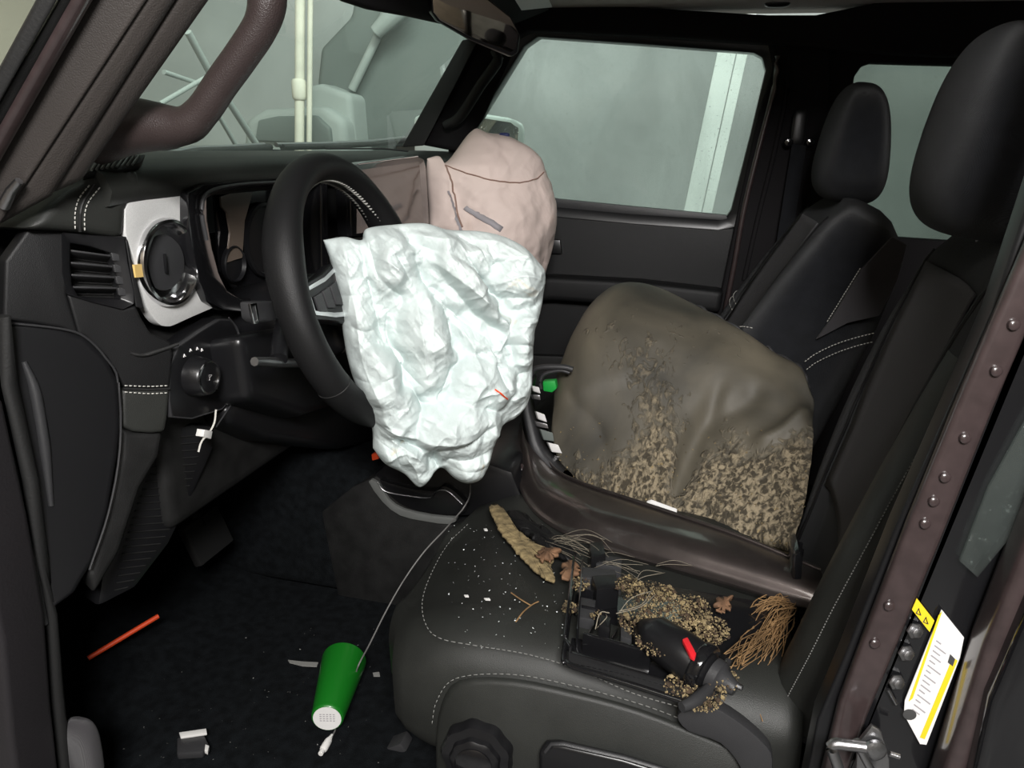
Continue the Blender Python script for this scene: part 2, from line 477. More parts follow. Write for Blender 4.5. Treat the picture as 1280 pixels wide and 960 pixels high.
# white sliding-door post seen through the passenger window
t = empty('wall_post', A(869, 300, x=1.75), 'white painted post standing outside the passenger window', 'post')
pq = TR([(902, 40), (940, 43), (888, 285), (849, 281)], x=1.75)
mid_t = (pq[0]+pq[1])/2; mid_b = (pq[2]+pq[3])/2; ax = mid_t-mid_b
mid_t = mid_t+ax*1.6; mid_b = mid_b-ax*1.6
wv = (pq[1]-pq[0])
for nm, k0, k1, dx in (('post_plank', -.5, .12, 0), ('post_plank', .15, .5, .004)):
    slab(nm, [mid_t+wv*k0, mid_t+wv*k1, mid_b+wv*k1, mid_b+wv*k0], (.06+dx, 0, 0), 'post', t, bevel=.003)
# beige pipe seen through the windshield
t = empty('wall_pipe', A(373, 190, x=2.0), 'cream vertical pipe with a joint seen through the windshield', 'pipe')
ct = A(376, -200, x=2.0); cb = A(372, 700, x=2.0)
tube('pipe', [ct, cb], .020, 'beige_post', t, n=14)
tube('pipe', [ct+V(0, -.045, 0), cb+V(0, -.045, 0)], .011, 'beige_post', t, n=12)
j = A(374, 112, x=2.0)
lathe('pipe_joint', j-V(0, 0, .04), (0, 0, 1), [(.024, 0), (.03, .01), (.03, .07), (.024, .08)], 'beige_post', t, n=16)

# parked vehicle ahead, only its nose and windshield frame show
t = empty('parked_vehicle', (2.3, 1.4, -.55), 'grey parked vehicle standing ahead, seen dimly through the windshield', 'car')
X = 2.25
slab('body', TR([(382, 230), (382, 108), (400, 104), (438, 118), (442, 165), (450, 230), (450, 500), (382, 500)], x=X), (.5, 0, 0), 'vehicle', t, bevel=.03, seg=3)
slab('fender', TR([(300, 240), (305, 150), (330, 136), (405, 132), (430, 150), (434, 190), (430, 560), (300, 560)], x=X-.08), (.3, 0, 0), 'vehicle', t, bevel=.04, seg=3)
slab('headlamp', TR([(318, 176), (322, 150), (346, 145), (395, 144), (412, 160), (414, 180)], x=X-.1), (.05, 0, 0), 'vehicle_dark', t, bevel=.012)
slab('cabin', TR([(395, 110), (400, 60), (438, 20), (450, -60), (585, -60), (575, 180), (455, 182), (448, 150)], x=X+.15), (.4, 0, 0), 'vehicle_dark', t, bevel=.03, seg=3)
tube('windshield_pillar', TR([(440, 112), (470, 50), (490, -10), (500, -60)], x=X+.1), .02, 'vehicle', t, n=8)
tube('mirror_arm', TR([(470, 40), (500, 10), (515, -40)], x=X+.05), [.03, .045, .03], 'vehicle', t, n=10)
t = empty('leaning_frame', A(320, 190, y=1.6), 'pale metal frame leaning diagonally ahead of the windshield', 'frame')
tube('bar', TR([(235, 40), (262, 90), (330, 195), (640, 690)], y=1.6), .012, 'vehicle', t, n=8)
tube('bar', TR([(205, 90), (250, 105), (300, 190), (560, 690)], y=1.62), .008, 'vehicle', t, n=8)
tube('bar', TR([(272, 88), (200, 130)], y=1.61), .008, 'vehicle', t, n=8)

# ---- car floor, tunnel, firewall, far side, roof
def st(o, label=None): return tag(o, label, kind='structure')
cf = gridmesh('trim_1', [[V(x, y, z) for x in (-.44, -.2, .12, .2, .24, .38, .52, .56, .9, 1.12)] for y, z in ((-1.3, 0), (-.4, 0), (.2, 0), (.75, 0), (.95, .05), (1.12, .24), (1.16, .5), (1.16, .86))], 'carpet', None, solid=-.02)
st(cf, 'dark carpeted car floor and toe board')
g = slab('trim_2', [V(.2, -.3, .0), V(.2, -.3, .2), V(.2, .36, .2), V(.2, .60, .30), V(.2, .9, .40), V(.2, 1.14, .4), V(.2, 1.14, 0)], (.34, 0, 0), 'carpet', bevel=.03, seg=3)
st(g, 'carpeted transmission tunnel between the footwells')
# driver-side kick panel and sill
g = slab('trim_3', TR([(-60, 440), (6, 500), (36, 640), (58, 765), (66, 880), (80, 1010), (-60, 1010)], x=-.43), (-.06, 0, 0), 'hinge', bevel=.008, seg=3)
st(g, 'dark painted door hinge pillar at the left edge')
tube('door_seal', TR([(2, 395), (12, 480), (38, 600), (52, 700), (62, 770), (70, 860), (84, 1000)], x=-.415), .008, 'rubber', g, n=8)
tube('door_seal', TR([(-8, 500), (18, 590), (40, 700), (56, 780)], x=-.425), .004, 'plastic_grey', g, n=8)
superell('seal_plug', A(104, 940, x=-.40), (.014, .024, .05), 'fabric_light', g, e=(.6, .7), nu=20, nv=14, label='grey woven seal end')
superell('clip', A(60, 790, x=-.40), (.004, .004, .012), 'white_plastic', g, nu=10, nv=8)

# ---- near A pillar (driver side)
pl = empty('trim_4', A(60, 230, x=-.38), None, None, None, 'structure'); pl['label'] = 'brown painted windshield pillar beside the open driver door'
def strip(name, l0, l1, x0, x1, th, m, par, bevel=.004):
    """band running up the pillar between two traced lines, thickness goes away from the cabin light"""
    a0, a1 = A(*l0[0], x=x0), A(*l0[1], x=x0)
    b0, b1 = A(*l1[0], x=x1), A(*l1[1], x=x1)
    e0 = (a0-a1)*.9; e1 = (b0-b1)*.9
    P = [a0+e0, b0+e1, b1, a1]
    return slab(name, P, V(.6, .8, 0)*th, m, par, bevel=bevel, seg=3)
strip('outer_flange', ((47, 0), (-40, 160)), ((72, 0), (-40, 200)), -.455, -.45, .02, 'rubber', pl)
strip('pillar_skin', ((74, 0), (-40, 195)), ((92, 0), (-40, 232)), -.445, -.435, .02, 'plastic', pl)
strip('pillar_skin', ((88, 0), (-40, 228)), ((118, 0), (-40, 275)), -.44, -.425, .03, 'paint', pl, bevel=.008)
strip('seal_channel', ((110, 0), (-40, 262)), ((184, 0), (-12, 300)), -.415, -.40, .02, 'trim', pl)
strip('pillar_trim', ((176, 0), (-14, 290)), ((222, 0), (66, 246)), -.40, -.38, .03, 'trim', pl, bevel=.010)
strip('pillar_trim', ((217, 0), (60, 245)), ((264, 0), (104, 226)), -.378, -.355, .03, 'trim', pl, bevel=.010)
tube('seal_lip', [A(152, -90, x=-.41), A(120, -30, x=-.41), A(20, 150, x=-.41), A(-30, 240, x=-.41)], .004, 'rubber', pl, n=8)
for u, v in ((100, 58), (26, 181)):
    lathe('bolt', A(u, v, x=-.4045), V(-.7, -.7, .1), [(.006, -.014), (.0062, -.003), (.005, -.0012), (.002, -.0008)], 'trim', pl, n=14)
tube('wire_clip', TR([(4, 258), (14, 238), (24, 226)], x=-.41), [.006, .005, .004], 'steel', pl, n=8)
# grab handle on the pillar
gh = empty('grab_handle', A(150, 170, x=-.33), 'brown leather grained grab handle on the windshield pillar', 'handle')
tube('grip', crom(TR([(118, 166), (165, 157), (226, 158), (252, 140), (277, 104), (303, 68), (326, 32), (334, 2), (330, -30), (312, -66), (270, -100)], x=-.30), 5),
     [.034, .030, .020, .0172, .0168, .0168, .017, .019, .019, .018, .018], 'trim_handle', gh, n=18, squash=1.0, ref=(1, 0, 0))
slab('gusset', TR([(132, 187), (180, 122), (205, 134), (228, 138), (246, 150), (238, 172), (215, 182), (180, 187)], x=-.305), (.026, .012, 0), 'trim_handle', gh, bevel=.010, seg=3)

# ---- passenger A pillar
g = empty('trim_5', A(560, 175, x=1.0), None, None, None, 'structure'); g['label'] = 'black windshield pillar on the passenger side'
slab('pillar_cover', TR([(512, 178), (522, 166), (588, 56), (600, 40), (640, 66), (636, 80), (604, 150), (575, 190)], x=1.0), (.05, .02, 0), 'headliner_dark', g, bevel=.012, seg=3)
slab('windshield_seal', TR([(502, 184), (578, 50), (600, 46), (530, 182)], x=.975), (.03, .012, 0), 'rubber', g, bevel=.004)
tube('grab_bar', crom(TR([(556, 158), (575, 146), (600, 108), (622, 76), (618, 62)], x=.965), 5), [.012, .014, .014, .014, .012], 'plastic', g, n=12)
# ---- windshield
wsb = [V(-.40, .86, .84), V(1.12, .86, .85), V(1.1, .52, 1.22), V(-.36, .52, 1.22)]
g = slab('window_1', wsb, V(0, .004, .004), 'glass_windshield', bevel=0); st(g, 'dusty windshield')
# ---- passenger door with window
dr = empty('door_1', V(1.1, .2, 0), None, None, None, 'structure'); dr['label'] = 'black passenger door with a large dusty window'
X = 1.08
oi = [(672, 46), (800, 55), (942, 66), (953, 72), (957, 88), (938, 168), (914, 262), (908, 271), (896, 274), (790, 266), (700, 257), (575, 243), (568, 215), (585, 172), (655, 58)]
oo = [(660, 36), (800, 42), (948, 50), (964, 58), (970, 84), (951, 170), (928, 268), (920, 284), (898, 288), (790, 280), (700, 272), (552, 260), (552, 215), (566, 168), (642, 50)]
ring('window_frame', TR(oo, x=X-.012), TR(oi, x=X), (.05, 0, 0), 'plastic_smooth', dr, bevel=.004)
slab('belt_seal', TR([(575, 232), (700, 249), (790, 258), (908, 269), (910, 276), (790, 268), (700, 260), (575, 246)], x=X-.002), (.03, 0, 0), 'plastic_grey', dr, bevel=.002)
slab('door_panel', TR([(540, 258), (700, 266), (800, 277), (922, 284), (912, 330), (893, 420), (880, 640), (520, 640)], x=X-.005), (.06, 0, 0), 'leather_black', dr, bevel=.012, seg=3)
slab('armrest', TR([(560, 352), (690, 346), (800, 352), (905, 364), (900, 392), (800, 384), (690, 376), (560, 384)], x=X-.07), (.07, 0, 0), 'leather_black', dr, bevel=.016, seg=3)
slab('map_pocket', TR([(560, 440), (880, 452), (878, 560), (560, 560)], x=X-.03), (.03, 0, 0), 'plastic', dr, bevel=.01)
slab('door_latch', TR([(640, 296), (700, 300), (702, 318), (640, 314)], x=X-.02), (.02, 0, 0), 'plastic_smooth', dr, bevel=.004)
g = slab('window_2', TR([(672, 44), (945, 64), (958, 80), (912, 276), (560, 246), (566, 190), (655, 52)], x=X+.02), (.004, 0, 0), 'glass_side', bevel=0); st(g, 'dusty passenger side window')
# ---- passenger B pillar and rear side
g = empty('trim_6', V(1.06, -.3, 0), None, None, None, 'structure'); g['label'] = 'black door pillar behind the passenger window'
slab('pillar_cover', TR([(958, 40), (1012, 46), (1040, 60), (1036, 200), (1000, 420), (980, 620), (870, 620), (890, 420), (921, 270), (948, 140), (967, 84), (962, 62)], x=1.055), (.06, 0, 0), 'headliner_dark', g, bevel=.012, seg=3)
tube('glossy_edge', crom(TR([(972, 70), (968, 110), (950, 180), (930, 262), (918, 330), (903, 405)], x=1.045), 4), .007, 'paint', g, n=8)
tube('pillar_ridge', crom(TR([(986, 60), (984, 110), (968, 190), (948, 270), (930, 350)], x=1.05), 4), .006, 'headliner_dark', g, n=8)
rs = empty('wall_side', V(1.08, -.8, 0), None, None, None, 'structure'); rs['label'] = 'dark rear side of the cabin'
slab('upper_rail', TR([(1010, 30), (1320, 30), (1320, 84), (1160, 80), (1090, 78), (1078, 82), (1068, 96), (1064, 140), (1060, 600), (960, 600), (1000, 420), (1030, 200)], x=1.075), (.05, 0, 0), 'headliner_dark', rs, bevel=.006)
slab('lower_panel', TR([(1040, 292), (1320, 310), (1320, 700), (1000, 700)], x=1.07), (.05, 0, 0), 'headliner_dark', rs, bevel=.01)
g = slab('window_3', TR([(1050, 70), (1330, 70), (1330, 320), (1040, 310)], x=1.10), (.004, 0, 0), 'glass_rear', bevel=0); st(g, 'dim rear side window behind the seats')
# the same side carried on to the back of the cabin
yr, zr, zl = A(1320, 60, x=1.075)[1]+.01, A(1320, 84, x=1.075)[2], A(1320, 310, x=1.07)[2]
box('upper_rail', (1.075, -1.46, zr), (1.125, yr, 1.24), 'headliner_dark', rs, bevel=.004)
box('lower_panel', (1.07, -1.46, 0), (1.12, yr, zl), 'headliner_dark', rs, bevel=.004)
g = box('window_5', (1.10, -1.46, zl-.02), (1.104, yr-.01, zr+.02), 'glass_rear', bevel=0); st(g, 'dim rearmost side window of the cabin')
# body side ahead of the hinge pillar and cowl under the windshield
g = slab('trim_8', [V(-.43, .70, -.08), V(-.43, .66, .45), V(-.43, .74, .80), V(-.43, 1.18, .82), V(-.43, 1.18, -.08)], (-.05, 0, 0), 'hinge', bevel=.01); st(g, 'dark painted body side ahead of the driver door')
g = box('trim_9', (-.43, .905, .70), (1.12, 1.19, .825), 'plastic', bevel=.01); st(g, 'black cowl panel under the windshield')
# rear wall closes the cabin
g = box('wall_back', (-.42, -1.5, 0), (1.12, -1.44, 1.25), 'headliner_dark', bevel=0); st(g, 'dark back of the cabin')
# ---- roof
rf = empty('ceiling', V(.3, -.3, 1.25), None, None, None, 'structure'); rf['label'] = 'car roof lining with dark side rail'
box('roof_lining', (-.38, -1.5, 1.222), (1.16, .56, 1.28), 'headliner', rf, bevel=.004)
slab('side_rail', TR([(600, -30), (760, 6), (860, 12), (960, 18), (1020, 18), (1090, 4), (1320, -60), (1320, 66), (1180, 70), (1040, 62), (960, 54), (800, 44), (660, 38), (628, 56), (596, 44)], x=1.03), (.09, 0, 0), 'headliner_dark', rf, bevel=.012, seg=3)
box('windshield_header', (-.36, .49, 1.15), (1.02, .57, 1.25), 'headliner_dark', rf, bevel=.02, seg=3)
superell('rail_clip', A(972, 2, x=1.02), (.02, .03, .012), 'plastic_smooth', rf, e=(.6, .6), nu=16, nv=10)
superell('rail_clip', A(790, 0, x=1.02), (.015, .03, .008), 'headliner', rf, e=(.6, .6), nu=16, nv=10)

# ---- near B pillar (driver side)
bp = empty('trim_7', A(1040, 960, x=-.36), None, None, None, 'structure'); bp['label'] = 'brown painted door pillar beside the driver seat'
def band(name, pl_, pr_, x, th, m, bevel=.004, dx=1):
    if pl_[0][1] < 400:      # carry the pillar on up to the roof
        def ext(l): return A(*l[0], x=x)+(A(*l[0], x=x)-A(*l[1], x=x))*((1.23-A(*l[0], x=x)[2])/(A(*l[0], x=x)[2]-A(*l[1], x=x)[2]))
        P = [ext(pl_)]+TR(pl_, x=x)+TR(pr_[::-1], x=x)+[ext(pr_)]
    else: P = TR(pl_+pr_[::-1], x=x)
    return slab(name, P, (th*dx, 0, 0), m, bp, bevel=bevel, seg=3)
band('inner_skin', [(1330, 120), (1240, 390), (1120, 660), (1052, 830), (1022, 900), (1000, 1010)], [(1400, 120), (1290, 350), (1180, 640), (1110, 800), (1080, 900), (1060, 1010)], -.335, .03, 'plastic_smooth')
band('riveted_strip', [(1364, 120), (1274, 330), (1200, 500), (1136, 655), (1084, 790), (1050, 880), (1020, 1000)], [(1424, 120), (1316, 345), (1240, 520), (1176, 680), (1122, 810), (1084, 900), (1050, 1000)], -.352, .015, 'paint', bevel=.006)
band('black_channel', [(1390, 120), (1290, 345), (1205, 560), (1150, 690), (1100, 810), (1072, 900), (1040, 1010)], [(1480, 120), (1400, 400), (1330, 560), (1240, 800), (1190, 930), (1160, 1010)], -.348, .03, 'plastic_gloss')
band('outer_flange', [(1440, 320), (1345, 520), (1296, 650), (1232, 810), (1184, 960), (1164, 1020)], [(1500, 320), (1395, 530), (1340, 670), (1270, 830), (1220, 960), (1200, 1020)], -.39, .04, 'paint', bevel=.01)
band('outer_flange', [(1400, 560), (1300, 740), (1240, 880), (1210, 1010)], [(1500, 560), (1400, 740), (1330, 880), (1300, 1010)], -.41, .03, 'plastic_gloss', bevel=.01)
for u, v in ((1268, 406), (1246, 464), (1207, 548), (1182, 597), (1168, 627), (1157, 655), (1112, 758), (1094, 805)):
    lathe('rivet', A(u, v, x=-.354), (-1, -.2, .1), [(.0048, -.003), (.0048, .0006), (.0036, .0018), (.0015, .0022)], 'paint', bp, n=12)
for u, v in ((1143, 788), (1132, 816), (1120, 852)):
    lathe('bolt', A(u, v, x=-.352), (-1, -.3, .2), [(.0078, 0), (.0078, .002), (.005, .0025), (.005, .006), (.003, .0068)], 'steel', bp, n=6)
tube('mounting_slot', TR([(1110, 862), (1120, 880)], x=-.352), .002, 'steel', bp, n=6)
g = slab('window_4', TR([(1330, 440), (1420, 440), (1290, 640), (1222, 722), (1200, 702), (1236, 610)], x=-.356), (.004, 0, 0), 'glass_side', None, bevel=.001); st(g, 'dusty sliver of rear door glass by the driver pillar')

# door striker
sk = empty('door_striker', A(1080, 950, x=-.38), 'bare steel door striker bolted to the driver pillar', 'striker')
slab('plate', TR([(1068, 1000), (1072, 930), (1090, 908), (1102, 916), (1112, 950), (1112, 1000)], x=-.375), (.006, 0, 0), 'steel', sk, bevel=.002)
tube('loop', crom(TR([(1058, 1000), (1048, 960), (1040, 932), (1058, 931), (1082, 934)], x=-.392), 4), .0055, 'steel', sk, n=10)
lathe('screw', A(1092, 936, x=-.378), (-1, -.2, 0), [(.011, 0), (.011, .004), (.007, .006)], 'steel', sk, n=16)
tube('spring_wire', TR([(1070, 926), (1080, 946), (1098, 980)], x=-.388), .004, 'steel', sk, n=8)
tube('stud', TR([(1112, 942), (1124, 946)], x=-.376), .003, 'steel', sk, n=8)

# labels on the driver pillar
lb = empty('tire_placard', A(1165, 850, x=-.353), 'white placard with yellow side bands on the driver pillar', 'label')
XL = -.353
slab('card', TR([(1177, 762), (1205, 797), (1200, 822), (1158, 931), (1150, 930), (1130, 893), (1131, 876)], x=XL), (.0012, 0, 0), 'paper', lb, bevel=0)
slab('yellow_band', TR([(1173, 770), (1178, 764), (1141, 873), (1136, 877)], x=XL-.0006), (.0008, 0, 0), 'yellow', lb, bevel=0)
slab('yellow_band', TR([(1191, 822), (1197, 826), (1156, 924), (1150, 922)], x=XL-.0006), (.0008, 0, 0), 'yellow', lb, bevel=0)
slab('notch_mark', TR([(1188, 818), (1194, 824), (1191, 833), (1185, 828)], x=XL-.0009), (.0006, 0, 0), 'print', lb, bevel=0)
vv, ff = [], []
for i in range(15):
    k = i/14
    u0, v0 = 1171-k*30, 800+k*86
    wd = (6, 14, 9, 12, 7, 16)[i % 6]
    q = TR([(u0, v0), (u0+wd, v0+wd*.75), (u0+wd-.8, v0+wd*.75+1.3), (u0-.8, v0+1.3)], x=XL-.0008)
    b = len(vv); vv += q; ff.append([b, b+1, b+2, b+3])
mk('printed_lines', vv, ff, 'print_grey', lb, smooth=False)
lathe('screw_hole', A(1137, 893, x=XL-.0008), (-1, 0, 0), [(.006, 0), (.006, .0006), (.004, .0008)], 'print', lb, n=16)
lb = empty('warning_tag', A(1155, 768, x=-.353), 'small yellow warning tag above the placard on the pillar', 'label')
slab('tag', TR([(1146, 748), (1168, 776), (1162, 790), (1140, 762)], x=XL), (.001, 0, 0), 'yellow', lb, bevel=0)
for u, v in ((1148, 764), (1157, 775)):
    tube('warning_triangle', TR([(u-2.5, v+2.5), (u+.5, v-3.5), (u+3, v+5)], x=XL-.0008), .0006, 'print', lb, n=4, closed=True)

# ================================================================== THINGS
# ---- rear-view mirror, visor, outside mirror
t = empty('rearview_mirror', A(600, 30, x=.36), 'frameless rear-view mirror hanging at the top of the windshield', 'mirror')
mo = [(538, -4), (545, -18), (600, -12), (640, 22), (651, 45), (648, 66), (640, 71), (590, 50), (548, 26), (539, 14)]
cx_, cy_ = 598, 24
N_ = nrm(V(-.82, -.57, -.1))
Pm = A(598, 24, x=.36)
slab('housing', TR(mo, P=Pm, N=N_), -N_*.022, 'plastic_smooth', t, bevel=.005, seg=3)
slab('mirror_glass', TR([(cx_+(u-cx_)*.95, cy_+(v-cy_)*.88) for u, v in mo], P=Pm+N_*.0015, N=N_), -N_*.004, 'mirror_glass', t, bevel=.001)
tube('stalk', [Pm-N_*.02, Pm-N_*.06+V(0, .03, .06)], .012, 'plastic_smooth', t, n=12)
t = empty('sun_visor', A(660, 0, x=.72), 'dark folded sun visor with a pale warning sticker', 'visor')
slab('visor_board', [V(.42, .50, 1.16), V(.98, .50, 1.16), V(.96, .36, 1.205), V(.44, .36, 1.205)], (0, .008, .018), 'headliner_dark', t, bevel=.008, seg=3)
q = TR([(640, -6), (684, -6), (690, 9), (652, 13)], P=V(.7, .43, 1.180), N=nrm(V(0, -.3, -.95)))
slab('warning_sticker', q, (0, .0003, .0015), 'paper', t, bevel=0)
t = empty('sun_visor', A(470, 0, y=.46), 'dark sun visor above the steering wheel', 'visor')
slab('visor_board', TR([(350, -60), (640, -60), (560, 30), (520, 21), (470, 12), (440, 2), (420, -10)], y=.47), (0, .02, 0), 'headliner_dark', t, bevel=.007, seg=3)
t = empty('side_mirror', A(630, 180, x=1.32), 'grey outside mirror beyond the passenger window', 'mirror')
so = [(560, 142), (600, 140), (640, 146), (656, 152), (659, 164), (655, 210), (640, 230), (560, 225)]
slab('shell', TR(so, x=1.32), (.06, .14, 0), 'mirror_shell', t, bevel=.018, seg=4)
slab('mirror_glass', TR([(566, 149), (600, 147), (638, 153), (648, 160), (646, 206), (634, 222), (566, 217)], x=1.316), (.004, 0, 0), 'mirror_glass', t, bevel=.001)
# wipers
for (pts, lab) in (([(190, 196), (240, 186), (290, 184), (330, 181)], 'wiper arm lying low on the driver half of the windshield'), ([(345, 181), (400, 180), (460, 177), (505, 172)], 'wiper lying low on the passenger half of the windshield')):
    t = empty('wiper', A(*pts[0], y=.885), lab, 'wiper')
    tube('arm', TR(pts, y=.885), .005, 'steel', t, n=8)
    tube('blade', TR([(u+8, v+3) for u, v in pts], y=.88), .007, 'rubber', t, n=8)

# ---- dashboard
da = empty('dashboard', V(.3, .62, .3), 'black leather dashboard with stitched pad and silver trim', 'dashboard')
# padded top, one long moulding across the car
prof = [(.90, .846), (.84, .856), (.74, .862), (.66, .862), (.622, .857), (.600, .845), (.592, .828), (.598, .812), (.615, .806), (.70, .80), (.90, .79)]
xs = [-.30, -.28, -.24, -.1, .1, .4, .8, 1.10]
rows = []
for x in xs:
    k = max(0, (-.1-x)/.3)
    rise = .006*x
    rows.append([V(x, y, z+rise-.012*k*k) for y, z in prof])
gridmesh('pad', rows, 'leather', da, closed_u=True, cap=True, sharp=60)
# crease across the pad top at the passenger end
tube('pad_seam', [V(.62, .60, .868), V(.62, .66, .872), V(.62, .8, .868)], .002, 'rubber', da, n=6)
CP, CN = V(-.275, .585, .6), nrm(V(-.50, -.86, .05))
cap = dict(P=CP, N=CN)
def cslab(name, pts, m, off=0, th=.03, bevel=.004, par=None, seg=3, label=None):
    return slab(name, TR(pts, P=CP+CN*off, N=CN), -CN*th, m, par or da, bevel=bevel, seg=seg, label=label)
# pad end wrapping down at the driver's corner
rows = []
for (pts, dy) in (
    ([(40, 287), (60, 262), (90, 235), (120, 220), (150, 214)], 0),):
    pass
PE = dict(P=V(-.262, .592, .8), N=nrm(V(-.30, -.95, .10)))
slab('pad_corner', TR([(38, 286), (58, 262), (84, 238), (116, 222), (150, 214), (176, 211), (178, 246), (168, 250), (160, 258), (157, 298), (130, 294), (95, 289)], **PE), (.01, .08, -.004), 'leather', da, bevel=.012, seg=4)
def stitches(name, line, m, par, r=.0007, n=14, frac=.62, **k):
    P = resample(crom(TR(line, **k), 6), n*2+1)
    parts = []
    for i in range(n):
        a, b = P[2*i], P[2*i]+(P[2*i+2]-P[2*i])*frac
        parts.append(tubedata([a, b], r, 5))
    v, f = merge(parts)
    return mk(name, v, f, m, par)
PEo = dict(P=PE['P']+PE['N']*.0012, N=PE['N'])
stitches('stitching', [(94, 286), (94, 266), (99, 248), (113, 230)], 'thread', da, n=11, **PEo)
stitches('stitching', [(106, 288), (106, 268), (111, 252), (126, 233)], 'thread', da, n=11, **PEo)
tube('pad_seam', crom(TR([(100, 290), (100, 268), (105, 250), (119, 231)], P=PE['P']+PE['N']*.0002, N=PE['N']), 5), .0016, 'rubber', da, n=6)
# end panel with the side vent opening
opening = [(88, 304), (112, 308), (138, 316), (143, 335), (149, 366), (150, 374), (124, 373), (98, 371), (90, 356), (88, 330)]
frame_o = [(77, 290), (115, 294), (156, 298), (160, 328), (168, 366), (168, 380), (154, 387), (120, 379), (84, 368), (78, 340)]
panel_o = [(38, 284), (110, 291), (158, 299), (156, 262), (180, 395), (214, 432), (150, 484), (134, 448), (4, 402), (6, 330)]
# panel is built around the vent as four plates so that the vent is a real recess
cslab('end_panel', [(6, 326), (36, 284), (84, 288), (84, 368), (100, 420), (76, 410), (40, 404), (4, 400)], 'leather_black', 0, .03)
cslab('end_panel', [(84, 368), (120, 378), (153, 387), (170, 382), (176, 396), (188, 416), (214, 428), (216, 442), (212, 486), (156, 486), (150, 474), (134, 447), (106, 420), (98, 418)], 'leather_black', .0003, .03)
cslab('end_panel', [(156, 296), (160, 300), (171, 350), (180, 386), (170, 384), (167, 366)], 'leather_black', 0, .03, bevel=.002)
cslab('end_panel', [(74, 286), (158, 296), (158, 300), (80, 292)], 'leather_black', 0, .03, bevel=.001)
v = ring('side_vent', TR(frame_o, P=CP+CN*.003, N=CN), TR(opening, P=CP-CN*.004, N=CN), -CN*.02, 'plastic_smooth', da, bevel=.0015)
v['label'] = 'rectangular side vent with four slats'
for k in range(4):
    a = .16+.23*k
    l0 = (89, 304+a*66); l1 = (140+a*9, 312+a*62-4*a)
    q0, q1 = A(*l0, P=CP-CN*.006, N=CN), A(*l1, P=CP-CN*.006, N=CN)
    slab('slat', [q0, q1, q1-CN*.020-V(0, 0, .008), q0-CN*.020-V(0, 0, .008)], (0, 0, .0022), 'plastic_grey', v, bevel=.0006)
slab('vent_back', TR(opening, P=CP-CN*.034, N=CN), -CN*.002, 'rubber', v, bevel=0)
for k in range(4):
    u0, v0 = 139+k*2.6, 316+k*14.5
    cslab('vent_tab', [(u0, v0), (u0+12, v0+2), (u0+14, v0+11), (u0+2, v0+10)], 'plastic_grey', -.001, .006, .001, v)
# crease at the lower corner, lower leather piece with double stitching
tube('crease', crom(TR([(163, 441), (178, 444), (200, 438), (223, 430)], P=CP+CN*.0005, N=CN), 4), [.002, .003, .002], 'rubber', da, n=6)
cslab('lower_corner', [(152, 487), (213, 486), (210, 520), (206, 540), (190, 542), (166, 540), (153, 534)], 'leather', .001, .03, .005)
stitches('stitching', [(156, 482), (185, 483), (211, 482)], 'thread', da, n=10, P=CP+CN*.0018, N=CN)
stitches('stitching', [(156, 490), (185, 492), (211, 491)], 'thread', da, n=10, P=CP+CN*.0018, N=CN)
tube('pad_seam', TR([(154, 486), (185, 487), (212, 486)], P=CP+CN*.0004, N=CN), .0018, 'rubber', da, n=6)
cslab('lower_corner', [(150, 532), (166, 540), (204, 540), (200, 570), (176, 610), (150, 690), (118, 745), (110, 720), (140, 620), (150, 570)], 'plastic', -.004, .04, .008)
# end cover facing the door
cslab('end_cover', [(-6, 401), (40, 404), (76, 410), (106, 420), (134, 447), (149, 476), (152, 530), (148, 570), (136, 640), (118, 700), (94, 742), (64, 764), (52, 700), (34, 590), (14, 480), (-6, 440)], 'plastic_smooth', .004, .05, .007)
tube('end_cover_rib', crom(TR([(30, 452), (44, 490), (56, 560), (64, 632)], P=CP+CN*.004, N=CN), 5), [.003, .006, .006, .003], 'plastic_grey', da, n=8)
tube('end_cover_edge', crom(TR([(12, 404), (76, 411), (106, 421), (132, 447), (148, 478), (150, 560), (136, 640), (112, 712)], P=CP+CN*.0055, N=CN), 4), .0015, 'plastic_grey', da, n=6)
# silver bezel with the round vent
YB = .598
bez = [(157, 262), (160, 255), (170, 247), (200, 238), (256, 230), (238, 240), (236, 262), (238, 284), (244, 320), (252, 354), (268, 384), (240, 396), (214, 408), (203, 408), (194, 401), (184, 386), (176, 360), (166, 318), (157, 290)]
vc = A(210, 328, y=YB)
bo = np.array(TR(bez, y=YB)); bo = np.vstack([bo, bo[:1]])
seg_ = resample(bo, 73)[:-1]
an_ = [math.atan2(p[2]-vc[2], p[0]-vc[0]) for p in seg_]
bi = [vc+V(.0535*math.cos(a), 0, .0535*math.sin(a)) for a in an_]
b = ring('silver_bezel', seg_, bi, (0, .012, 0), 'silver', da, bevel=.0012, label='satin silver bezel')
rv = lathe('round_vent', vc, (0, -1, 0), [(.0555, -.006), (.0555, .004), (.0535, .008), (.050, .009), (.047, .006), (.043, -.012), (.040, -.03), (.036, -.032)], 'chrome', da, n=48, label='round air vent with chrome ring')
lathe('vent_barrel', vc, (0, -1, 0), [(.0415, -.034), (.0415, -.010), (.040, -.010), (.039, -.030)], 'plastic_gloss', rv, n=40)
lathe('vent_disc', vc+V(-.004, 0, 0), nrm(V(-.15, -1, .02)), [(.036, -.022), (.036, -.008), (.034, -.004), (.02, -.0015), (.0, -.001)], 'plastic_grey', rv, n=40)
slab('vent_tab', [vc+V(-.010, -.004, -.012), vc+V(-.006, -.004, -.012), vc+V(-.006, -.004, .012), vc+V(-.010, -.004, .012)], (0, .003, 0), 'plastic_smooth', rv, bevel=.001)
slab('tape', TR([(168, 331), (179, 331), (181, 346), (170, 347)], y=YB-.006), (0, .006, 0), 'yellow_tape', da, bevel=0, label='small yellow tape square')
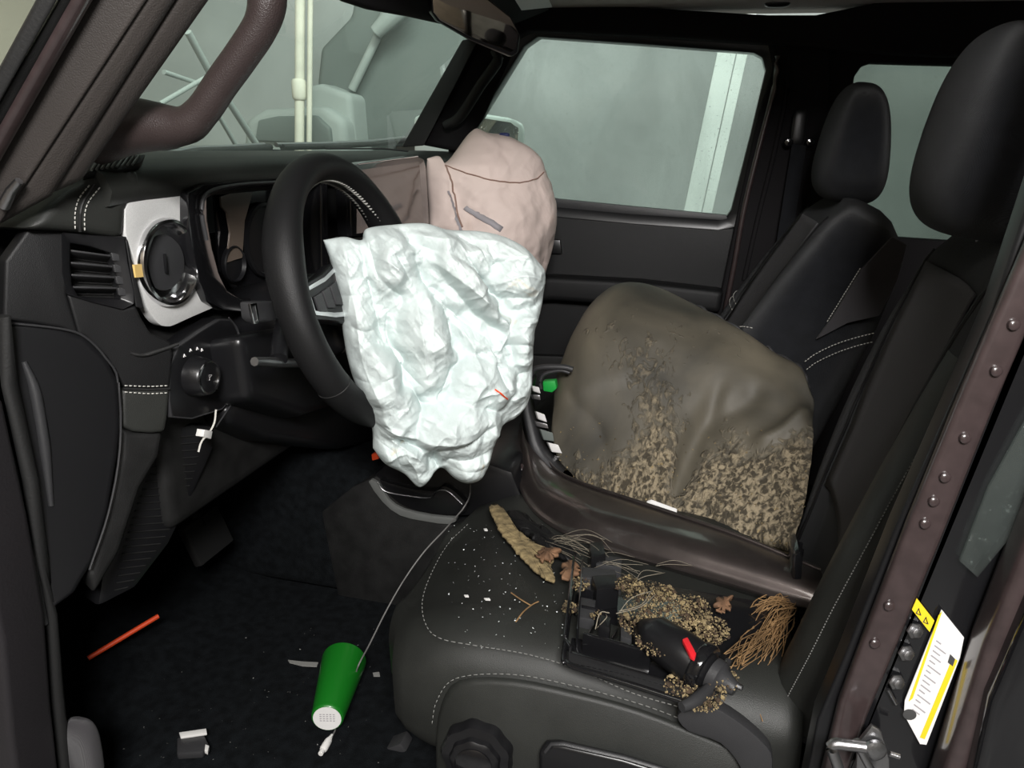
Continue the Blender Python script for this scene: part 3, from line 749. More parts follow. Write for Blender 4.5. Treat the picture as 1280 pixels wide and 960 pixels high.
# instrument cluster hood and lens
YC = .585
ho = [(236, 241), (256, 231), (300, 226), (345, 223), (410, 220), (412, 392), (340, 392), (280, 388), (262, 378), (250, 352), (241, 310), (236, 275)]
hi_ = [(259, 248), (272, 240), (300, 236), (345, 233), (402, 230), (404, 372), (340, 374), (300, 372), (284, 362), (274, 340), (266, 310), (260, 275)]
hd = ring('cluster_hood', TR(ho, y=YC), TR(hi_, y=YC+.006), (0, .09, 0), 'plastic_gloss', da, bevel=.004)
slab('cluster_lens', TR([(268, 243), (300, 238), (345, 235), (400, 232), (402, 370), (300, 370), (276, 340)], y=YC+.06), (0, .004, 0), 'plastic_gloss', hd, bevel=0)
slab('cluster_reflection', TR([(276, 246), (290, 241), (316, 240), (306, 276), (303, 322), (284, 328), (288, 290), (284, 266), (277, 258)], y=YC+.05), (0, .003, 0), 'reflection_tan', hd, bevel=0, label='tan patch imitating a reflection in the lens')  # beige reflection in the lens, painted as a flat patch
lathe('gauge', A(330, 300, y=YC+.055), (0, -1, 0), [(.06, 0), (.06, .006), (.055, .008), (.052, .002)], 'plastic_smooth', hd, n=32)
lathe('gauge', A(290, 330, y=YC+.055), (0, -1, 0), [(.028, 0), (.028, .006), (.026, .008), (.024, .002)], 'plastic_smooth', hd, n=32)
tube('hood_edge', crom(TR([(258, 300), (252, 262), (262, 240), (300, 231), (345, 228)], y=YC-.001), 5), .003, 'plastic_grey', hd, n=6)
# dash body below (behind wheel and bags)
slab('dash_body', [V(-.24, .615, .36), V(-.24, .615, .64), V(.22, .615, .66), V(.24, .615, .81), V(1.05, .615, .82), V(1.05, .615, .36)], (0, .14, 0), 'plastic', da, bevel=.02, seg=3)
slab('knee_panel', TR([(300, 440), (520, 430), (520, 540), (430, 560), (330, 548), (290, 530), (282, 512), (300, 490)], y=.575), (0, .05, -.01), 'plastic_smooth', da, bevel=.012, seg=3)
slab('knee_panel', [V(.0, .60, .47), V(.30, .60, .47), V(.30, .70, .33), V(.0, .70, .33)], (0, .03, .01), 'plastic_smooth', da, bevel=.012)
# touchscreen
sp = slab('touchscreen', TR([(438, 212), (446, 205), (522, 195), (530, 199), (533, 210), (537, 278), (533, 288), (470, 296), (440, 296)], y=.56), (0, .03, 0), 'plastic_gloss', da, bevel=.004, label='centre screen with a black frame')
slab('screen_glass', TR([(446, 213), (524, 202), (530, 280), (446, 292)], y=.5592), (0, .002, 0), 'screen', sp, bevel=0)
tube('screen_edge', TR([(448, 205), (485, 200), (522, 195)], y=.5585), .0016, 'chrome', sp, n=6)
slab('centre_stack', TR([(440, 296), (540, 290), (545, 470), (450, 480)], y=.57), (0, .04, 0), 'plastic_smooth', da, bevel=.008)
# defroster grille on the pad by the pillar
DG = dict(P=V(-.27, .610, .853), N=nrm(V(-.25, -.6, .75)))
dg = slab('defroster_grille', TR([(106, 216), (118, 203), (140, 196), (182, 193), (176, 203), (150, 212)], **DG), -DG['N']*.02, 'plastic', da, bevel=.001)
for i in range(9):
    u0 = 114+6.4*i
    tube('grille_slat', TR([(u0, 213-.9*i), (u0+9, 199-.6*i)], P=DG['P']+DG['N']*.001, N=DG['N']), .0014, 'trim_grey', dg, n=6)
# light switch panel
YS = .578
so_ = [(212, 459), (225, 432), (250, 415), (276, 399), (290, 399), (298, 414), (301, 440), (300, 487), (278, 512), (240, 524), (215, 522), (212, 500)]
sw = slab('switch_panel', TR(so_, y=YS), (0, .03, 0), 'plastic_smooth', da, bevel=.004, label='black light switch panel with round knob')
ring('panel_rim', TR(so_, y=YS-.0005), TR([(256+(u-256)*.9, 461+(v-461)*.9) for u, v in so_], y=YS+.003), (0, .008, 0), 'plastic_grey', sw, bevel=.001)
tube('rim_light_edge', crom(TR([(286, 397), (297, 412), (302, 440), (300, 488), (286, 510), (270, 534)], y=YS-.002), 4), .0012, 'plastic_grey', sw, n=6)
kc = A(243, 470, y=YS)
kn = lathe('knob', kc, (0, -1, 0), [(.027, 0), (.026, .010), (.0235, .019), (.022, .022), (.0205, .023), (.0, .022)], 'plastic_smooth', sw, n=36)
lathe('knob_ring', kc, (0, -1, 0), [(.0222, .0205), (.0222, .0235), (.0200, .0238), (.0200, .021)], 'chrome', kn, n=36)
tube('knob_mark', [kc+V(-.002, -.0237, -.003), kc+V(-.002, -.0237, .004), kc+V(.003, -.0237, .003), kc+V(-.001, -.0237, 0)], .0007, 'paper', kn, n=4)
for i, an in enumerate((118, 96, 74, 58)):
    c = kc+V(.036*math.cos(math.radians(an)), -.001, .036*math.sin(math.radians(an)))
    tube('knob_symbol', [c+V(-.002, 0, -.0015), c+V(0, 0, .002), c+V(.002, 0, -.0012)], .0008, 'paper', sw, n=4)
dc = A(283, 452, y=YS)
lathe('dimmer_wheel', dc+V(0, .006, 0)+V(-.008, 0, 0), (1, 0, 0), [(.017, 0), (.018, .002), (.018, .012), (.017, .014)], 'plastic_grey', sw, n=28)
for i in range(5):
    tube('dimmer_mark', [dc+V(-.014, -.0005, -.012+.006*i), dc+V(-.014+.002, -.0005, -.012+.006*i)], .0008, 'paper', sw, n=4)
slab('switch_blade', TR([(293, 436), (297, 440), (296, 480), (292, 483)], y=YS-.001), (0, .002, 0), 'plastic_grey', sw, bevel=.0005)
# ribbed knee bolster under the switch panel
RB = dict(P=V(-.16, .60, .45), N=nrm(V(-.35, -.93, .0)))
kb = slab('knee_bolster', TR([(206, 540), (240, 530), (266, 532), (268, 560), (246, 610), (212, 680), (170, 735), (122, 760), (128, 720), (160, 640), (182, 580)], **RB), -RB['N']*.04, 'plastic_smooth', da, bevel=.008)
for i in range(22):
    k = i/21
    v_ = 548+k*190
    ul = 200-k*62-8*math.sin(k*3); ur = 256-k*k*70-k*22
    if ur-ul > 8: tube('rib', TR([(ul+6, v_), (ur-4, v_-4)], P=RB['P']+RB['N']*.0005, N=RB['N']), .0012, 'plastic', kb, n=5)
tube('bolster_edge', TR([(166, 600), (176, 580)], P=RB['P']+RB['N']*.002, N=RB['N']), .002, 'plastic_grey', kb, n=6)
# hanging connector
t = empty('wire_connector', A(260, 542, y=.57), 'white wire connector dangling under the light switch', 'connector')
slab('plug', TR([(256, 537), (266, 539), (264, 549), (254, 546)], y=.57), (0, .012, 0), 'white_plastic', t, bevel=.001)
tube('wire', crom(TR([(270, 512), (268, 528), (262, 540), (252, 552), (248, 565)], y=.572), 4), .0014, 'thread', t, n=6)
t = empty('brake_pedal', V(.05, .78, .16), 'black brake pedal in the dark footwell', 'pedal')
slab('pad', [V(.0, .76, .15), V(.10, .76, .15), V(.10, .79, .22), V(.0, .79, .22)], (0, .015, -.006), 'rubber', t, bevel=.004)
tube('arm', [V(.05, .79, .2), V(.05, .86, .36), V(.05, .8, .52)], .01, 'plastic', t, n=8)

# ---- steering column and wheel
WC = V(-.004, .440, .668); th_ = math.radians(17.5)
WU = V(0, math.sin(th_), math.cos(th_)); WN = V(0, -math.cos(th_), math.sin(th_)); WX = V(1, 0, 0)
def W(x, u, n=0): return WC+WX*x+WU*u+WN*n
t = empty('steering_column', W(0, -.02, -.16), 'black steering column shroud with stalks behind the wheel', 'steering column')
gridmesh('shroud', [[W(s*math.cos(a)*1.0, -.02+s*math.sin(a)*1.15, n) for a in np.linspace(0, 2*math.pi, 28)[:-1]] for s, n in ((.048, -.045), (.056, -.06), (.062, -.12), (.066, -.22))], 'plastic_smooth', t, closed_u=True, cap=True)
sk_ = tube('stalk', crom([W(-.04, .0, -.075), W(-.09, .0, -.07), W(-.14, -.03, -.06), W(-.165, -.05, -.055)], 5), [.009, .010, .012, .012], 'plastic_smooth', t, n=10)
slab('stalk_switch', TR([(316, 378), (330, 377), (347, 377), (351, 398), (338, 402), (322, 405), (318, 398)], y=.50), (0, .02, 0), 'plastic_grey', t, bevel=.004)
ring('stalk_chrome', TR([(313, 380), (321, 379), (325, 404), (318, 405)], y=.499), TR([(315, 383), (319, 382), (322, 401), (319, 402)], y=.499), (0, .004, 0), 'chrome', t, bevel=.0005)
tube('tilt_lever', TR([(318, 452), (345, 453), (374, 454)], y=.48), [.006, .007, .006], 'steel', t, n=8)
slab('lower_shroud', TR([(300, 420), (372, 405), (420, 440), (440, 500), (380, 520), (312, 500)], y=.53), (0, .10, -.02), 'plastic_smooth', t, bevel=.015, seg=3)

sw_ = empty('steering_wheel', W(0, -.18), 'black leather steering wheel with chrome spoke trim', 'steering wheel')
RW = .185
NR = 72
path = [W(RW*math.cos(a), RW*1.0*math.sin(a), .004) for a in np.linspace(0, 2*math.pi, NR+1)[:-1]]
vs_, fs_ = [], []
for i, a in enumerate(np.linspace(0, 2*math.pi, NR+1)[:-1]):
    rad = V(0, 0, 0)+WX*math.cos(a)+WU*math.sin(a)
    grip = 1+.12*math.exp(-((abs(math.atan2(math.sin(a), abs(math.cos(a)))-math.radians(25)))/.28)**2)
    for k in range(20):
        b_ = 2*math.pi*k/20
        vs_.append(W(RW*math.cos(a), RW*math.sin(a), .004)+rad*.0205*grip*math.cos(b_)+WN*.0245*grip*math.sin(b_))
for i in range(NR):
    for k in range(20):
        fs_.append([i*20+k, i*20+(k+1) % 20, ((i+1) % NR)*20+(k+1) % 20, ((i+1) % NR)*20+k])
rim = mk('rim', vs_, fs_, 'leather_black', sw_)
# cross stitching along the inner edge of the rim
parts = []
aa = np.linspace(math.radians(5), math.radians(175), 74)
for i in range(len(aa)-1):
    for s0, s1 in ((-1, 1), (1, -1)):
        p = []
        for a, s in ((aa[i], s0), (aa[i+1], s1)):
            rad = WX*math.cos(a)+WU*math.sin(a)
            ph = math.pi+s*.42-.15
            p.append(W(RW*math.cos(a), RW*math.sin(a), .004)+rad*.0206*1.05*math.cos(ph)-WN*.0246*1.05*math.sin(ph))
        parts.append(tubedata(p, .0007, 4))
v, f = merge(parts)
mk('cross_stitching', v, f, 'thread', rim)
parts = []
for an in (214, 328):
    rad = WX*math.cos(math.radians(an))+WU*math.sin(math.radians(an))
    c = W(RW*math.cos(math.radians(an)), RW*math.sin(math.radians(an)), .004)
    parts.append(tubedata([c+rad*.0206*math.cos(b_)+WN*.0246*math.sin(b_) for b_ in np.linspace(0, 2*math.pi, 21)[:-1]], .0009, 5, closed=True, ref=(1, .2, .3)))
v, f = merge(parts)
mk('rim_seam', v, f, 'rubber', rim)
# hub
superell('hub_pad', W(0, -.004, .016), (.075, .068, .030), 'leather_black', sw_, e=(.55, .7), rot=np.stack([WX, WU, WN], 1))
def wslab(name, pts, n0, th, m, par, bevel=.003, label=None):
    return slab(name, [W(x, u, n0) for x, u in pts], -WN*th, m, par, bevel=bevel, seg=2, label=label)
for s in (-1, 1):
    sp_ = wslab('spoke', [(s*.055, .052), (s*.10, .040), (s*.166, .034), (s*.168, -.010), (s*.11, -.024), (s*.055, -.040)], .012, .024, 'plastic_smooth', sw_, .005)
    ring('spoke_trim', [W(s*.066, .046, .0155), W(s*.105, .036, .0155), W(s*.160, .030, .0155), W(s*.161, -.006, .0155), W(s*.110, -.020, .0155), W(s*.070, -.026, .0155)],
         [W(s*.072, .038, .0150), W(s*.106, .030, .0150), W(s*.154, .025, .0150), W(s*.155, -.001, .0150), W(s*.110, -.013, .0150), W(s*.076, -.018, .0150)], -WN*.006, 'chrome', sp_, bevel=.001)
    for q in range(3):
        wslab('button', [(s*(.080+.024*q), .026-.004*q), (s*(.099+.024*q), .022-.003*q), (s*(.099+.024*q), -.004), (s*(.080+.024*q), -.008)], .0165, .004, 'plastic_grey', sp_, .001)
    lw = wslab('lower_spoke', [(s*.018, -.055), (s*.05, -.045), (s*.085, -.150), (s*.055, -.166)], .010, .02, 'plastic_smooth', sw_, .004)
    wslab('spoke_trim', [(s*.046, -.052), (s*.052, -.050), (s*.086, -.146), (s*.080, -.150)], .0125, .003, 'chrome', lw, .0008)
tube('hub_trim', [W(.080*math.cos(a), -.004+.074*math.sin(a), .010) for a in np.linspace(0, 2*math.pi, 41)[:-1]], .0022, 'chrome', sw_, n=6, closed=True)

# ---- deflated airbags
def coons(top, bot, left, right, nu, nv):
    T, B, L_, R_ = [resample(crom(c, 8), n) for c, n in ((top, nu), (bot, nu), (left, nv), (right, nv))]
    s = np.linspace(0, 1, nu)[None, :, None]; t_ = np.linspace(0, 1, nv)[:, None, None]
    S = (1-t_)*T[None]+t_*B[None]+(1-s)*L_[:, None]+s*R_[:, None]
    S = S-((1-s)*(1-t_)*T[0]+s*(1-t_)*T[-1]+(1-s)*t_*B[0]+s*t_*B[-1])
    return S
def smax(a, b, k): return np.log(np.exp(a/k)+np.exp(b/k))*k
def bag(name, top, bot, left, right, nu, nv, P0, N0, lobes, wr, mat_, parent, back=.05, edge=6, base=.02, k=.006, creases=(), crumple=0):
    S = coons(top, bot, left, right, nu, nv)
    u, v = S[..., 0], S[..., 1]
    h = np.full(u.shape, base)
    u0, v0 = u, v
    u = u0+30*(fbm(u0/34., v0/34., 70)-.45); v = v0+30*(fbm(u0/34., v0/34., 71)-.45)
    for (cx, cy, a, b_, ang, ht, wl, wamp, seed) in lobes:
        ca, sa = math.cos(math.radians(ang)), math.sin(math.radians(ang))
        p = ((u-cx)*ca+(v-cy)*sa); q = (-(u-cx)*sa+(v-cy)*ca)
        d2 = (p/a)**2+(q/b_)**2
        dome = ht*np.sqrt(np.clip(1-d2, 0, 1)+1e-4)-.004*np.clip(d2-1, 0, 6)
        if wamp:
            # creases run across or along the lobe
            ww = ridged(p/wl[0]+3.1*seed+.6*vnoise(p/60., q/60., seed), q/wl[1]+1.7*seed+.5*vnoise(p/50., q/50., seed+5), seed, 2)
            dome = dome+wamp*(ww-.5)*np.clip(1.3-d2, 0, 1)
        h = smax(h, dome, k)
    u, v = u0, v0
    ss = np.linspace(-1, 1, nu)[None, :]; tt = np.linspace(-1, 1, nv)[:, None]
    ef = np.sqrt(np.clip((1-np.abs(ss)**edge)*(1-np.abs(tt)**edge), 0, 1))
    wx, wy = u+14*(fbm(u/45., v/45., 90)-.5), v+14*(fbm(u/45., v/45., 91)-.5)
    fine = wr[0]*(ridged(wx/38., wy/60., 41, 2)-.5)+wr[1]*(ridged((wx+wy)/22., (wy-wx)/34., 43, 2)-.5)+wr[2]*(fbm(u/6., v/6., 47)-.5)+wr[1]*.8*(ridged((wx-.6*wy)/9., (wy+.4*wx)/20., 53, 2)-.5)*np.clip(3*vnoise(u/33., v/33., 59)-1, 0, 1)
    if crumple:
        # facets with sharp fold lines, like crushed cloth
        rs = random.Random(77)
        for i in range(16):
            a = rs.uniform(0, math.pi); wl_ = rs.uniform(16, 60)
            q = ((wx*math.cos(a)+wy*math.sin(a))/wl_+rs.random()*5+.9*vnoise(u/52., v/52., 200+i)*2)
            tri = np.abs((q % 2)-1)
            loc = np.clip(2.2*vnoise(u/46.+i*3.3, v/46., 300+i)-.75, 0, 1)
            fine = fine+crumple*(wl_/40.)*loc*(tri-.5)
    for (line, wd, amp) in creases:
        d_, taper = polydist(u, v, line)
        fine = fine+1.25*amp*np.exp(-d_/wd)*taper
    hf = (h+fine)*ef
    hb = -back*ef*(1+.25*(fbm(u/40., v/40., 60)-.5))
    D = FW[None, None]+RT*((u-640)/FPX)[..., None]+UP*((480-v)/FPX)[..., None]
    tt_ = np.dot(P0-CAM, N0)/(D@N0)
    Bp = CAM+D*tt_[..., None]
    Fv = Bp+N0*hf[..., None]; Bk = Bp+N0*hb[..., None]
    n = nu*nv
    idx = np.arange(n).reshape(nv, nu)
    bidx = np.where((np.arange(nv)[:, None] % (nv-1) == 0) | (np.arange(nu)[None] % (nu-1) == 0), idx, idx+n)
    q1 = np.stack([idx[:-1, :-1], idx[:-1, 1:], idx[1:, 1:], idx[1:, :-1]], -1).reshape(-1, 4)
    q2 = np.stack([bidx[:-1, :-1], bidx[1:, :-1], bidx[1:, 1:], bidx[:-1, 1:]], -1).reshape(-1, 4)
    vs_ = np.vstack([Fv.reshape(-1, 3), Bk.reshape(-1, 3)])
    o = mk(name, vs_, np.vstack([q1, q2]).tolist(), mat_, parent)
    def surf(uu, vv, off=.001):
        i = np.argmin((u-uu)**2+(v-vv)**2)
        return Fv.reshape(-1, 3)[i]+N0*off
    return o, surf
CREASES = [
    ([(428, 301), (435, 357), (431, 402)], 5, .006), ([(447, 301), (468, 392), (480, 432)], 6, -.012), ([(437, 406), (452, 412), (466, 409)], 4, -.005), ([(421, 369), (447, 369)], 4, -.004),
    ([(433, 467), (460, 470), (494, 458)], 4, -.006), ([(466, 322), (485, 334), (505, 350)], 5, .007), ([(456, 294), (463, 325), (470, 357)], 5, -.010), ([(482, 310), (495, 330), (508, 353)], 4, -.008),
    ([(484, 374), (482, 416), (498, 453), (524, 481)], 6, -.016), ([(522, 355), (550, 385), (559, 420), (557, 449)], 6, -.012), ([(514, 357), (515, 411), (526, 477)], 5, .005),
    ([(524, 320), (560, 350), (590, 375), (611, 392)], 5, .010), ([(569, 315), (598, 352), (625, 395)], 5, -.010), ([(520, 325), (525, 350), (545, 375), (575, 400), (600, 420)], 8, -.016),
    ([(613, 392), (625, 411), (611, 442)], 5, .010), ([(616, 432), (640, 428), (667, 432)], 4, -.008), ([(625, 453), (645, 450), (665, 442)], 4, .007), ([(611, 444), (616, 465), (625, 486)], 4, -.010),
    ([(559, 444), (550, 470), (538, 498)], 5, -.012), ([(578, 491), (605, 482), (634, 479)], 4, .007), ([(469, 528), (519, 552), (566, 545), (609, 519)], 6, -.014), ([(447, 500), (475, 525), (531, 540), (600, 532)], 6, .008),
    ([(540, 560), (570, 566), (605, 555)], 4, -.006), ([(555, 575), (580, 580), (602, 575)], 4, -.005), ([(500, 560), (515, 580), (522, 604)], 5, .008), ([(535, 550), (540, 570), (548, 584)], 6, -.016),
    ([(560, 290), (590, 310), (600, 330)], 4, -.006), ([(585, 300), (620, 305), (650, 325)], 4, .006), ([(600, 335), (630, 325), (660, 330)], 4, -.006), ([(610, 355), (640, 345), (672, 352)], 4, .006), ([(618, 372), (650, 372), (670, 380)], 4, -.006),
    ([(630, 400), (650, 395), (668, 402)], 4, .006), ([(632, 470), (650, 462), (662, 468)], 4, -.006), ([(628, 495), (645, 490), (658, 497)], 4, .006), ([(425, 330), (440, 380), (450, 450), (475, 510)], 5, .006), ([(560, 400), (580, 425), (590, 460)], 5, .007),
    ([(500, 292), (540, 300), (570, 300)], 5, .006), ([(500, 302), (530, 312), (545, 318)], 4, -.006), ([(470, 545), (490, 560), (500, 585)], 4, -.006), ([(478, 538), (500, 552), (520, 562)], 4, .006)]
t = empty('driver_airbag', A(560, 600, x=.02), 'crumpled white deflated airbag hanging from the steering wheel', 'airbag')
P0 = V(-.024, .325, .58); N0 = nrm(V(-.86, -.48, .16))
top = [(404, 300), (430, 296), (452, 300), (458, 286), (490, 281), (530, 279), (560, 287), (600, 289), (630, 296), (655, 310), (678, 335)]
right = [(678, 335), (680, 350), (674, 388), (665, 420), (664, 470), (660, 500), (645, 520), (622, 534), (613, 560), (606, 585), (598, 600)]
bot = [(466, 560), (480, 578), (505, 592), (524, 608), (540, 590), (552, 584), (566, 596), (580, 602), (598, 600)]
left = [(404, 300), (414, 330), (424, 372), (428, 410), (434, 446), (444, 480), (460, 515), (466, 540), (466, 560)]
lobes = [ # cx cy  a   b  ang  height (wavelengths) amp seed
    (440, 380, 112, 30, 76, .062, (60, 26), .007, 1),
    (462, 330, 60, 24, 70, .058, (40, 20), .006, 2),
    (492, 330, 66, 30, 62, .080, (60, 22), .006, 3),
    (560, 318, 90, 30, 14, .066, (40, 26), .008, 4),
    (578, 358, 74, 21, 48, .100, (13, 50), .007, 5),
    (640, 345, 46, 52, 60, .070, (26, 30), .012, 6),
    (646, 440, 80, 30, 95, .060, (22, 40), .012, 7),
    (604, 420, 40, 34, 100, .050, (26, 26), .008, 8),
    (527, 428, 80, 40, 80, .096, (50, 30), .007, 9),
    (478, 486, 70, 40, 62, .100, (50, 40), .005, 10),
    (590, 480, 60, 46, 150, .082, (34, 30), .010, 11),
    (560, 530, 70, 46, 10, .100, (60, 28), .007, 12),
    (500, 560, 44, 34, 40, .068, (30, 22), .010, 13),
    (585, 570, 46, 36, 100, .082, (36, 26), .009, 14)]
ob, surf = bag('cloth', top, bot, left, right, 300, 330, P0, N0, lobes, (.0055, .0058, .0008), 'airbag_white', t, back=.06, edge=8, base=.040, k=.004, creases=CREASES, crumple=.0080)
# red thread seam and a couple of stitched lines on the cloth
tube('red_seam', [surf(u, v) for u, v in ((602, 477), (608, 481), (614, 486), (620, 490))], .0012, 'orange', t, n=5)
t = empty('passenger_airbag', A(620, 300, x=.8), 'pinkish cream deflated airbag bulging from the passenger dash', 'airbag')
P0 = V(.78, .44, .75); N0 = nrm(V(-.80, -.58, .12))
top = [(534, 198), (548, 195), (552, 204), (566, 196), (592, 162), (606, 166), (628, 170), (650, 186), (668, 206)]
right = [(668, 206), (682, 218), (690, 240), (693, 270), (692, 300), (687, 322), (680, 345), (672, 380)]
left = [(534, 198), (535, 230), (538, 260), (538, 290), (540, 320), (545, 360)]
bot = [(545, 360), (600, 375), (672, 380)]
lobes = [(612, 225, 74, 50, 30, .10, (90, 60), .006, 21), (615, 290, 80, 66, 90, .12, (80, 70), .006, 22), (640, 196, 50, 30, 35, .10, (70, 40), .004, 23),
         (556, 240, 60, 20, 84, .06, (60, 30), .008, 24), (600, 340, 80, 40, 0, .10, (60, 40), .01, 25), (668, 260, 70, 28, 80, .085, (60, 40), .006, 26)]
ob, surf = bag('cloth', top, bot, left, right, 130, 140, P0, N0, lobes, (.006, .002, .0004), 'airbag_pink', t, back=.10, edge=5, base=.03, k=.012)
def on(line, m=5): return [surf(u, v, .0012) for u, v in crom([(a, b_) for a, b_ in line], m)]
tube('seam', on([(552, 208), (572, 220), (600, 230), (630, 232), (655, 226), (664, 218)]), .0016, 'seam_pink', t, n=5)
tube('seam', on([(551, 208), (556, 230), (560, 250), (566, 285)]), .0022, 'seam_pink', t, n=5)
tube('tether_strip', on([(553, 240), (558, 255), (562, 275), (565, 290)]), .006, 'print_grey', t, n=6, squash=.2)
sr = on([(570, 260), (580, 268), (590, 277), (604, 288)], 3)
vv, ff = [], []
for i, p in enumerate(sr):
    d_ = nrm(sr[min(i+1, len(sr)-1)]-sr[max(i-1, 0)]); sd = nrm(np.cross(d_, N0))
    vv += [p+sd*.007+N0*.002, p-sd*.007+N0*.002, p+sd*.007-N0*.003, p-sd*.007-N0*.003]
    if i:
        b_ = 4*i
        ff += [[b_-4, b_-3, b_+1, b_], [b_-4, b_, b_+2, b_-2], [b_-3, b_-1, b_+3, b_+1], [b_-2, b_+2, b_+3, b_-1]]
ff += [[0, 2, 3, 1], [4*len(sr)-4, 4*len(sr)-3, 4*len(sr)-1, 4*len(sr)-2]]
mk('printed_label', vv, ff, 'print_grey', t, label='grey printed strip')
superell('blue_dot', surf(623, 172, .002), (.006, .012, .005), 'navy', t, nu=14, nv=10)

# ---- seats
def cushion_rows(cx, ny=30, nth=56):
    rows = []
    for i in range(ny+1):
        k = i/ny
        y = -.22+.53*k
        # plan rounding towards the front, fall-off over the front edge
        fr = max(0, (k-.72)/.28)
        sc_ = (1-fr**3.2)**(1/2.6) if fr < 1 else 0
        wl = .262*(.80+.20*sc_) if fr > 0 else .262
        top_ = .262+.014*math.sin(k*2.6)-.05*fr**2.4
        bot_ = .07+.05*fr**3
        if fr >= 1: wl *= .92
        zc, hz = (top_+bot_)/2, (top_-bot_)/2
        row = []
        for j in range(nth):
            th = 2*math.pi*j/nth
            c, s = math.cos(th), math.sin(th)
            n = 4.5
            x = wl*math.copysign(abs(c)**(2/n), c); z = hz*math.copysign(abs(s)**(2/n), s)
            q = abs(x)/wl
            if s > 0: z += .016*max(0, 1-((q-.78)/.26)**2)-.006*max(0, 1-(q/.5)**2)
            row.append(V(cx+x, y+(.012*(s) if fr > .8 else 0), zc+z))
        rows.append(row)
    # rounded end at the front
    last = np.array(rows[-1]); c_ = last.mean(0)
    for kx, dy in ((.93, .014), (.80, .022), (.5, .027)):
        rows.append([c_+(p-c_)*kx+V(0, dy, 0) for p in last])
    return rows
def set_back(a, b):
    global BA0, BA1, BT, BNv, BLEN
    BA0, BA1 = V(*a), V(*b)
    BT = nrm(BA1-BA0); BNv = nrm(np.cross(V(1, 0, 0), BT)); BNv = BNv if BNv[1] > 0 else -BNv
    BLEN = np.linalg.norm(BA1-BA0)
set_back((0, -.268, .20), (0, -.400, .79))
def back_rows(cx, ny=34, nth=60):
    rows = []
    for i in range(ny+1):
        k = i/ny
        wl = np.interp(k, [0, .2, .45, .65, .8, .9, .97, 1], [.235, .255, .262, .252, .236, .212, .18, .13])
        th_b = np.interp(k, [0, .3, .7, .92, 1], [.075, .072, .060, .050, .03])
        row = []
        for j in range(nth):
            th = 2*math.pi*j/nth
            c, s = math.cos(th), math.sin(th)
            n = 4.0
            x = wl*math.copysign(abs(c)**(2/n), c); d = th_b*math.copysign(abs(s)**(2/n), s)
            q = abs(x)/wl
            bol = .030*max(0, 1-((q-.80)/.24)**2)*math.sin(min(1, (1-k)*1.6)*math.pi/2)
            if s > 0: d += bol-.012*max(0, 1-(q/.55)**2)
            if s < 0: d *= RT_
            row.append(BA0+V(cx, -TW*(1-.6*k)*(x+.25), 0)+BT*(BLEN*k)+V(x, 0, 0)+BNv*d)
        rows.append(row)
    last = np.array(rows[-1]); c_ = last.mean(0)
    rows.append([c_+(p-c_)*.6+BT*.010 for p in last])
    return rows
def bface(cx, x, k, off=0.0):
    """point just in front of the backrest face"""
    wl = np.interp(k, [0, .2, .45, .65, .8, .9, .97, 1], [.235, .255, .262, .252, .236, .212, .18, .13])
    th_b = np.interp(k, [0, .3, .7, .92, 1], [.075, .072, .060, .050, .03])
    q = min(abs(x)/wl, .999)
    s = (1-q**4)**.25
    d = th_b*s+.030*max(0, 1-((q-.80)/.24)**2)*math.sin(min(1, (1-k)*1.6)*math.pi/2)-.012*max(0, 1-(q/.55)**2)
    return BA0+V(cx+x, -TW*(1-.6*k)*(x+.25), 0)+BT*(BLEN*k)+BNv*(d+off)
def make_seat(cx, label, detail):
    t = empty('car_seat', V(cx, 0, 0), label, 'seat', 'front seats')
    gridmesh('cushion', cushion_rows(cx), 'leather', t, closed_u=True, cap=True)
    bk = gridmesh('backrest', back_rows(cx), 'fabric', t, closed_u=True, cap=True)
    # lighter woven insert on the backrest
    rows = [[bface(cx, x, k, .0015) for x in np.linspace(-.155+.05*max(0, k-.6), .155-.05*max(0, k-.6), 17)] for k in np.linspace(.28, .90, 25)]
    gridmesh('backrest_insert', rows, 'fabric_light', bk, solid=.003)
    for off in (() if detail else (0, .016)):
        P = [bface(cx, x, .44+off*1.6+.06*(abs(x)/.2)**2, .0025) for x in np.linspace(-.235, .235, 61)]
        parts = [tubedata([P[i], P[i]+(P[i+1]-P[i])*.62], .0009, 5) for i in range(60)]
        v, f = merge(parts); mk('stitching', v, f, 'thread', bk)
    for x in (-.165, .165):
        tube('piping', [bface(cx, x*(1-.12*max(0, k-.5)), k, .001) for k in np.linspace(.05, .93, 30)], .0024, 'leather_black', bk, n=6)
    hr = superell('headrest', BA1+V(cx, .034 if detail else .016, .118), (.125, .060, .118), 'fabric', t, e=(.66, .66), nu=44, nv=28, rot=rotm((1, 0, 0), 6),
                  fn=lambda q: V(q[0]*(1-.14*q[2]*(q[2] > 0)-.10*(q[2] < 0)*abs(q[2])), (q[1]*(1-.22*q[2])-.12*(1-q[2])*(q[1] < 0)+.10*q[2]), q[2]))
    for s in (-1, 1):
        tube('headrest_post', [BA1+V(cx+s*.05, 0, -.03), BA1+V(cx+s*.05, .02, .06)], .006, 'steel', t, n=10)
    superell('seat_base', V(cx, -.0, .06), (.21, .22, .05), 'plastic', t, e=(.3, .3), nu=24, nv=12)
    return t
RT_ = 1.0
TW = .16      # the wrecked driver backrest is knocked askew
ds = make_seat(0, 'torn dark leather driver seat with wreckage lying on its cushion', True)
TW = 0
RT_ = 2.6
set_back((0, -.085, .20), (0, -.350, .79))
ps = make_seat(.74, 'dark passenger seat behind the muddy wheel arch liner', False)
set_back((0, -.268, .20), (0, -.400, .79))
ZO = -.040
TW = .16
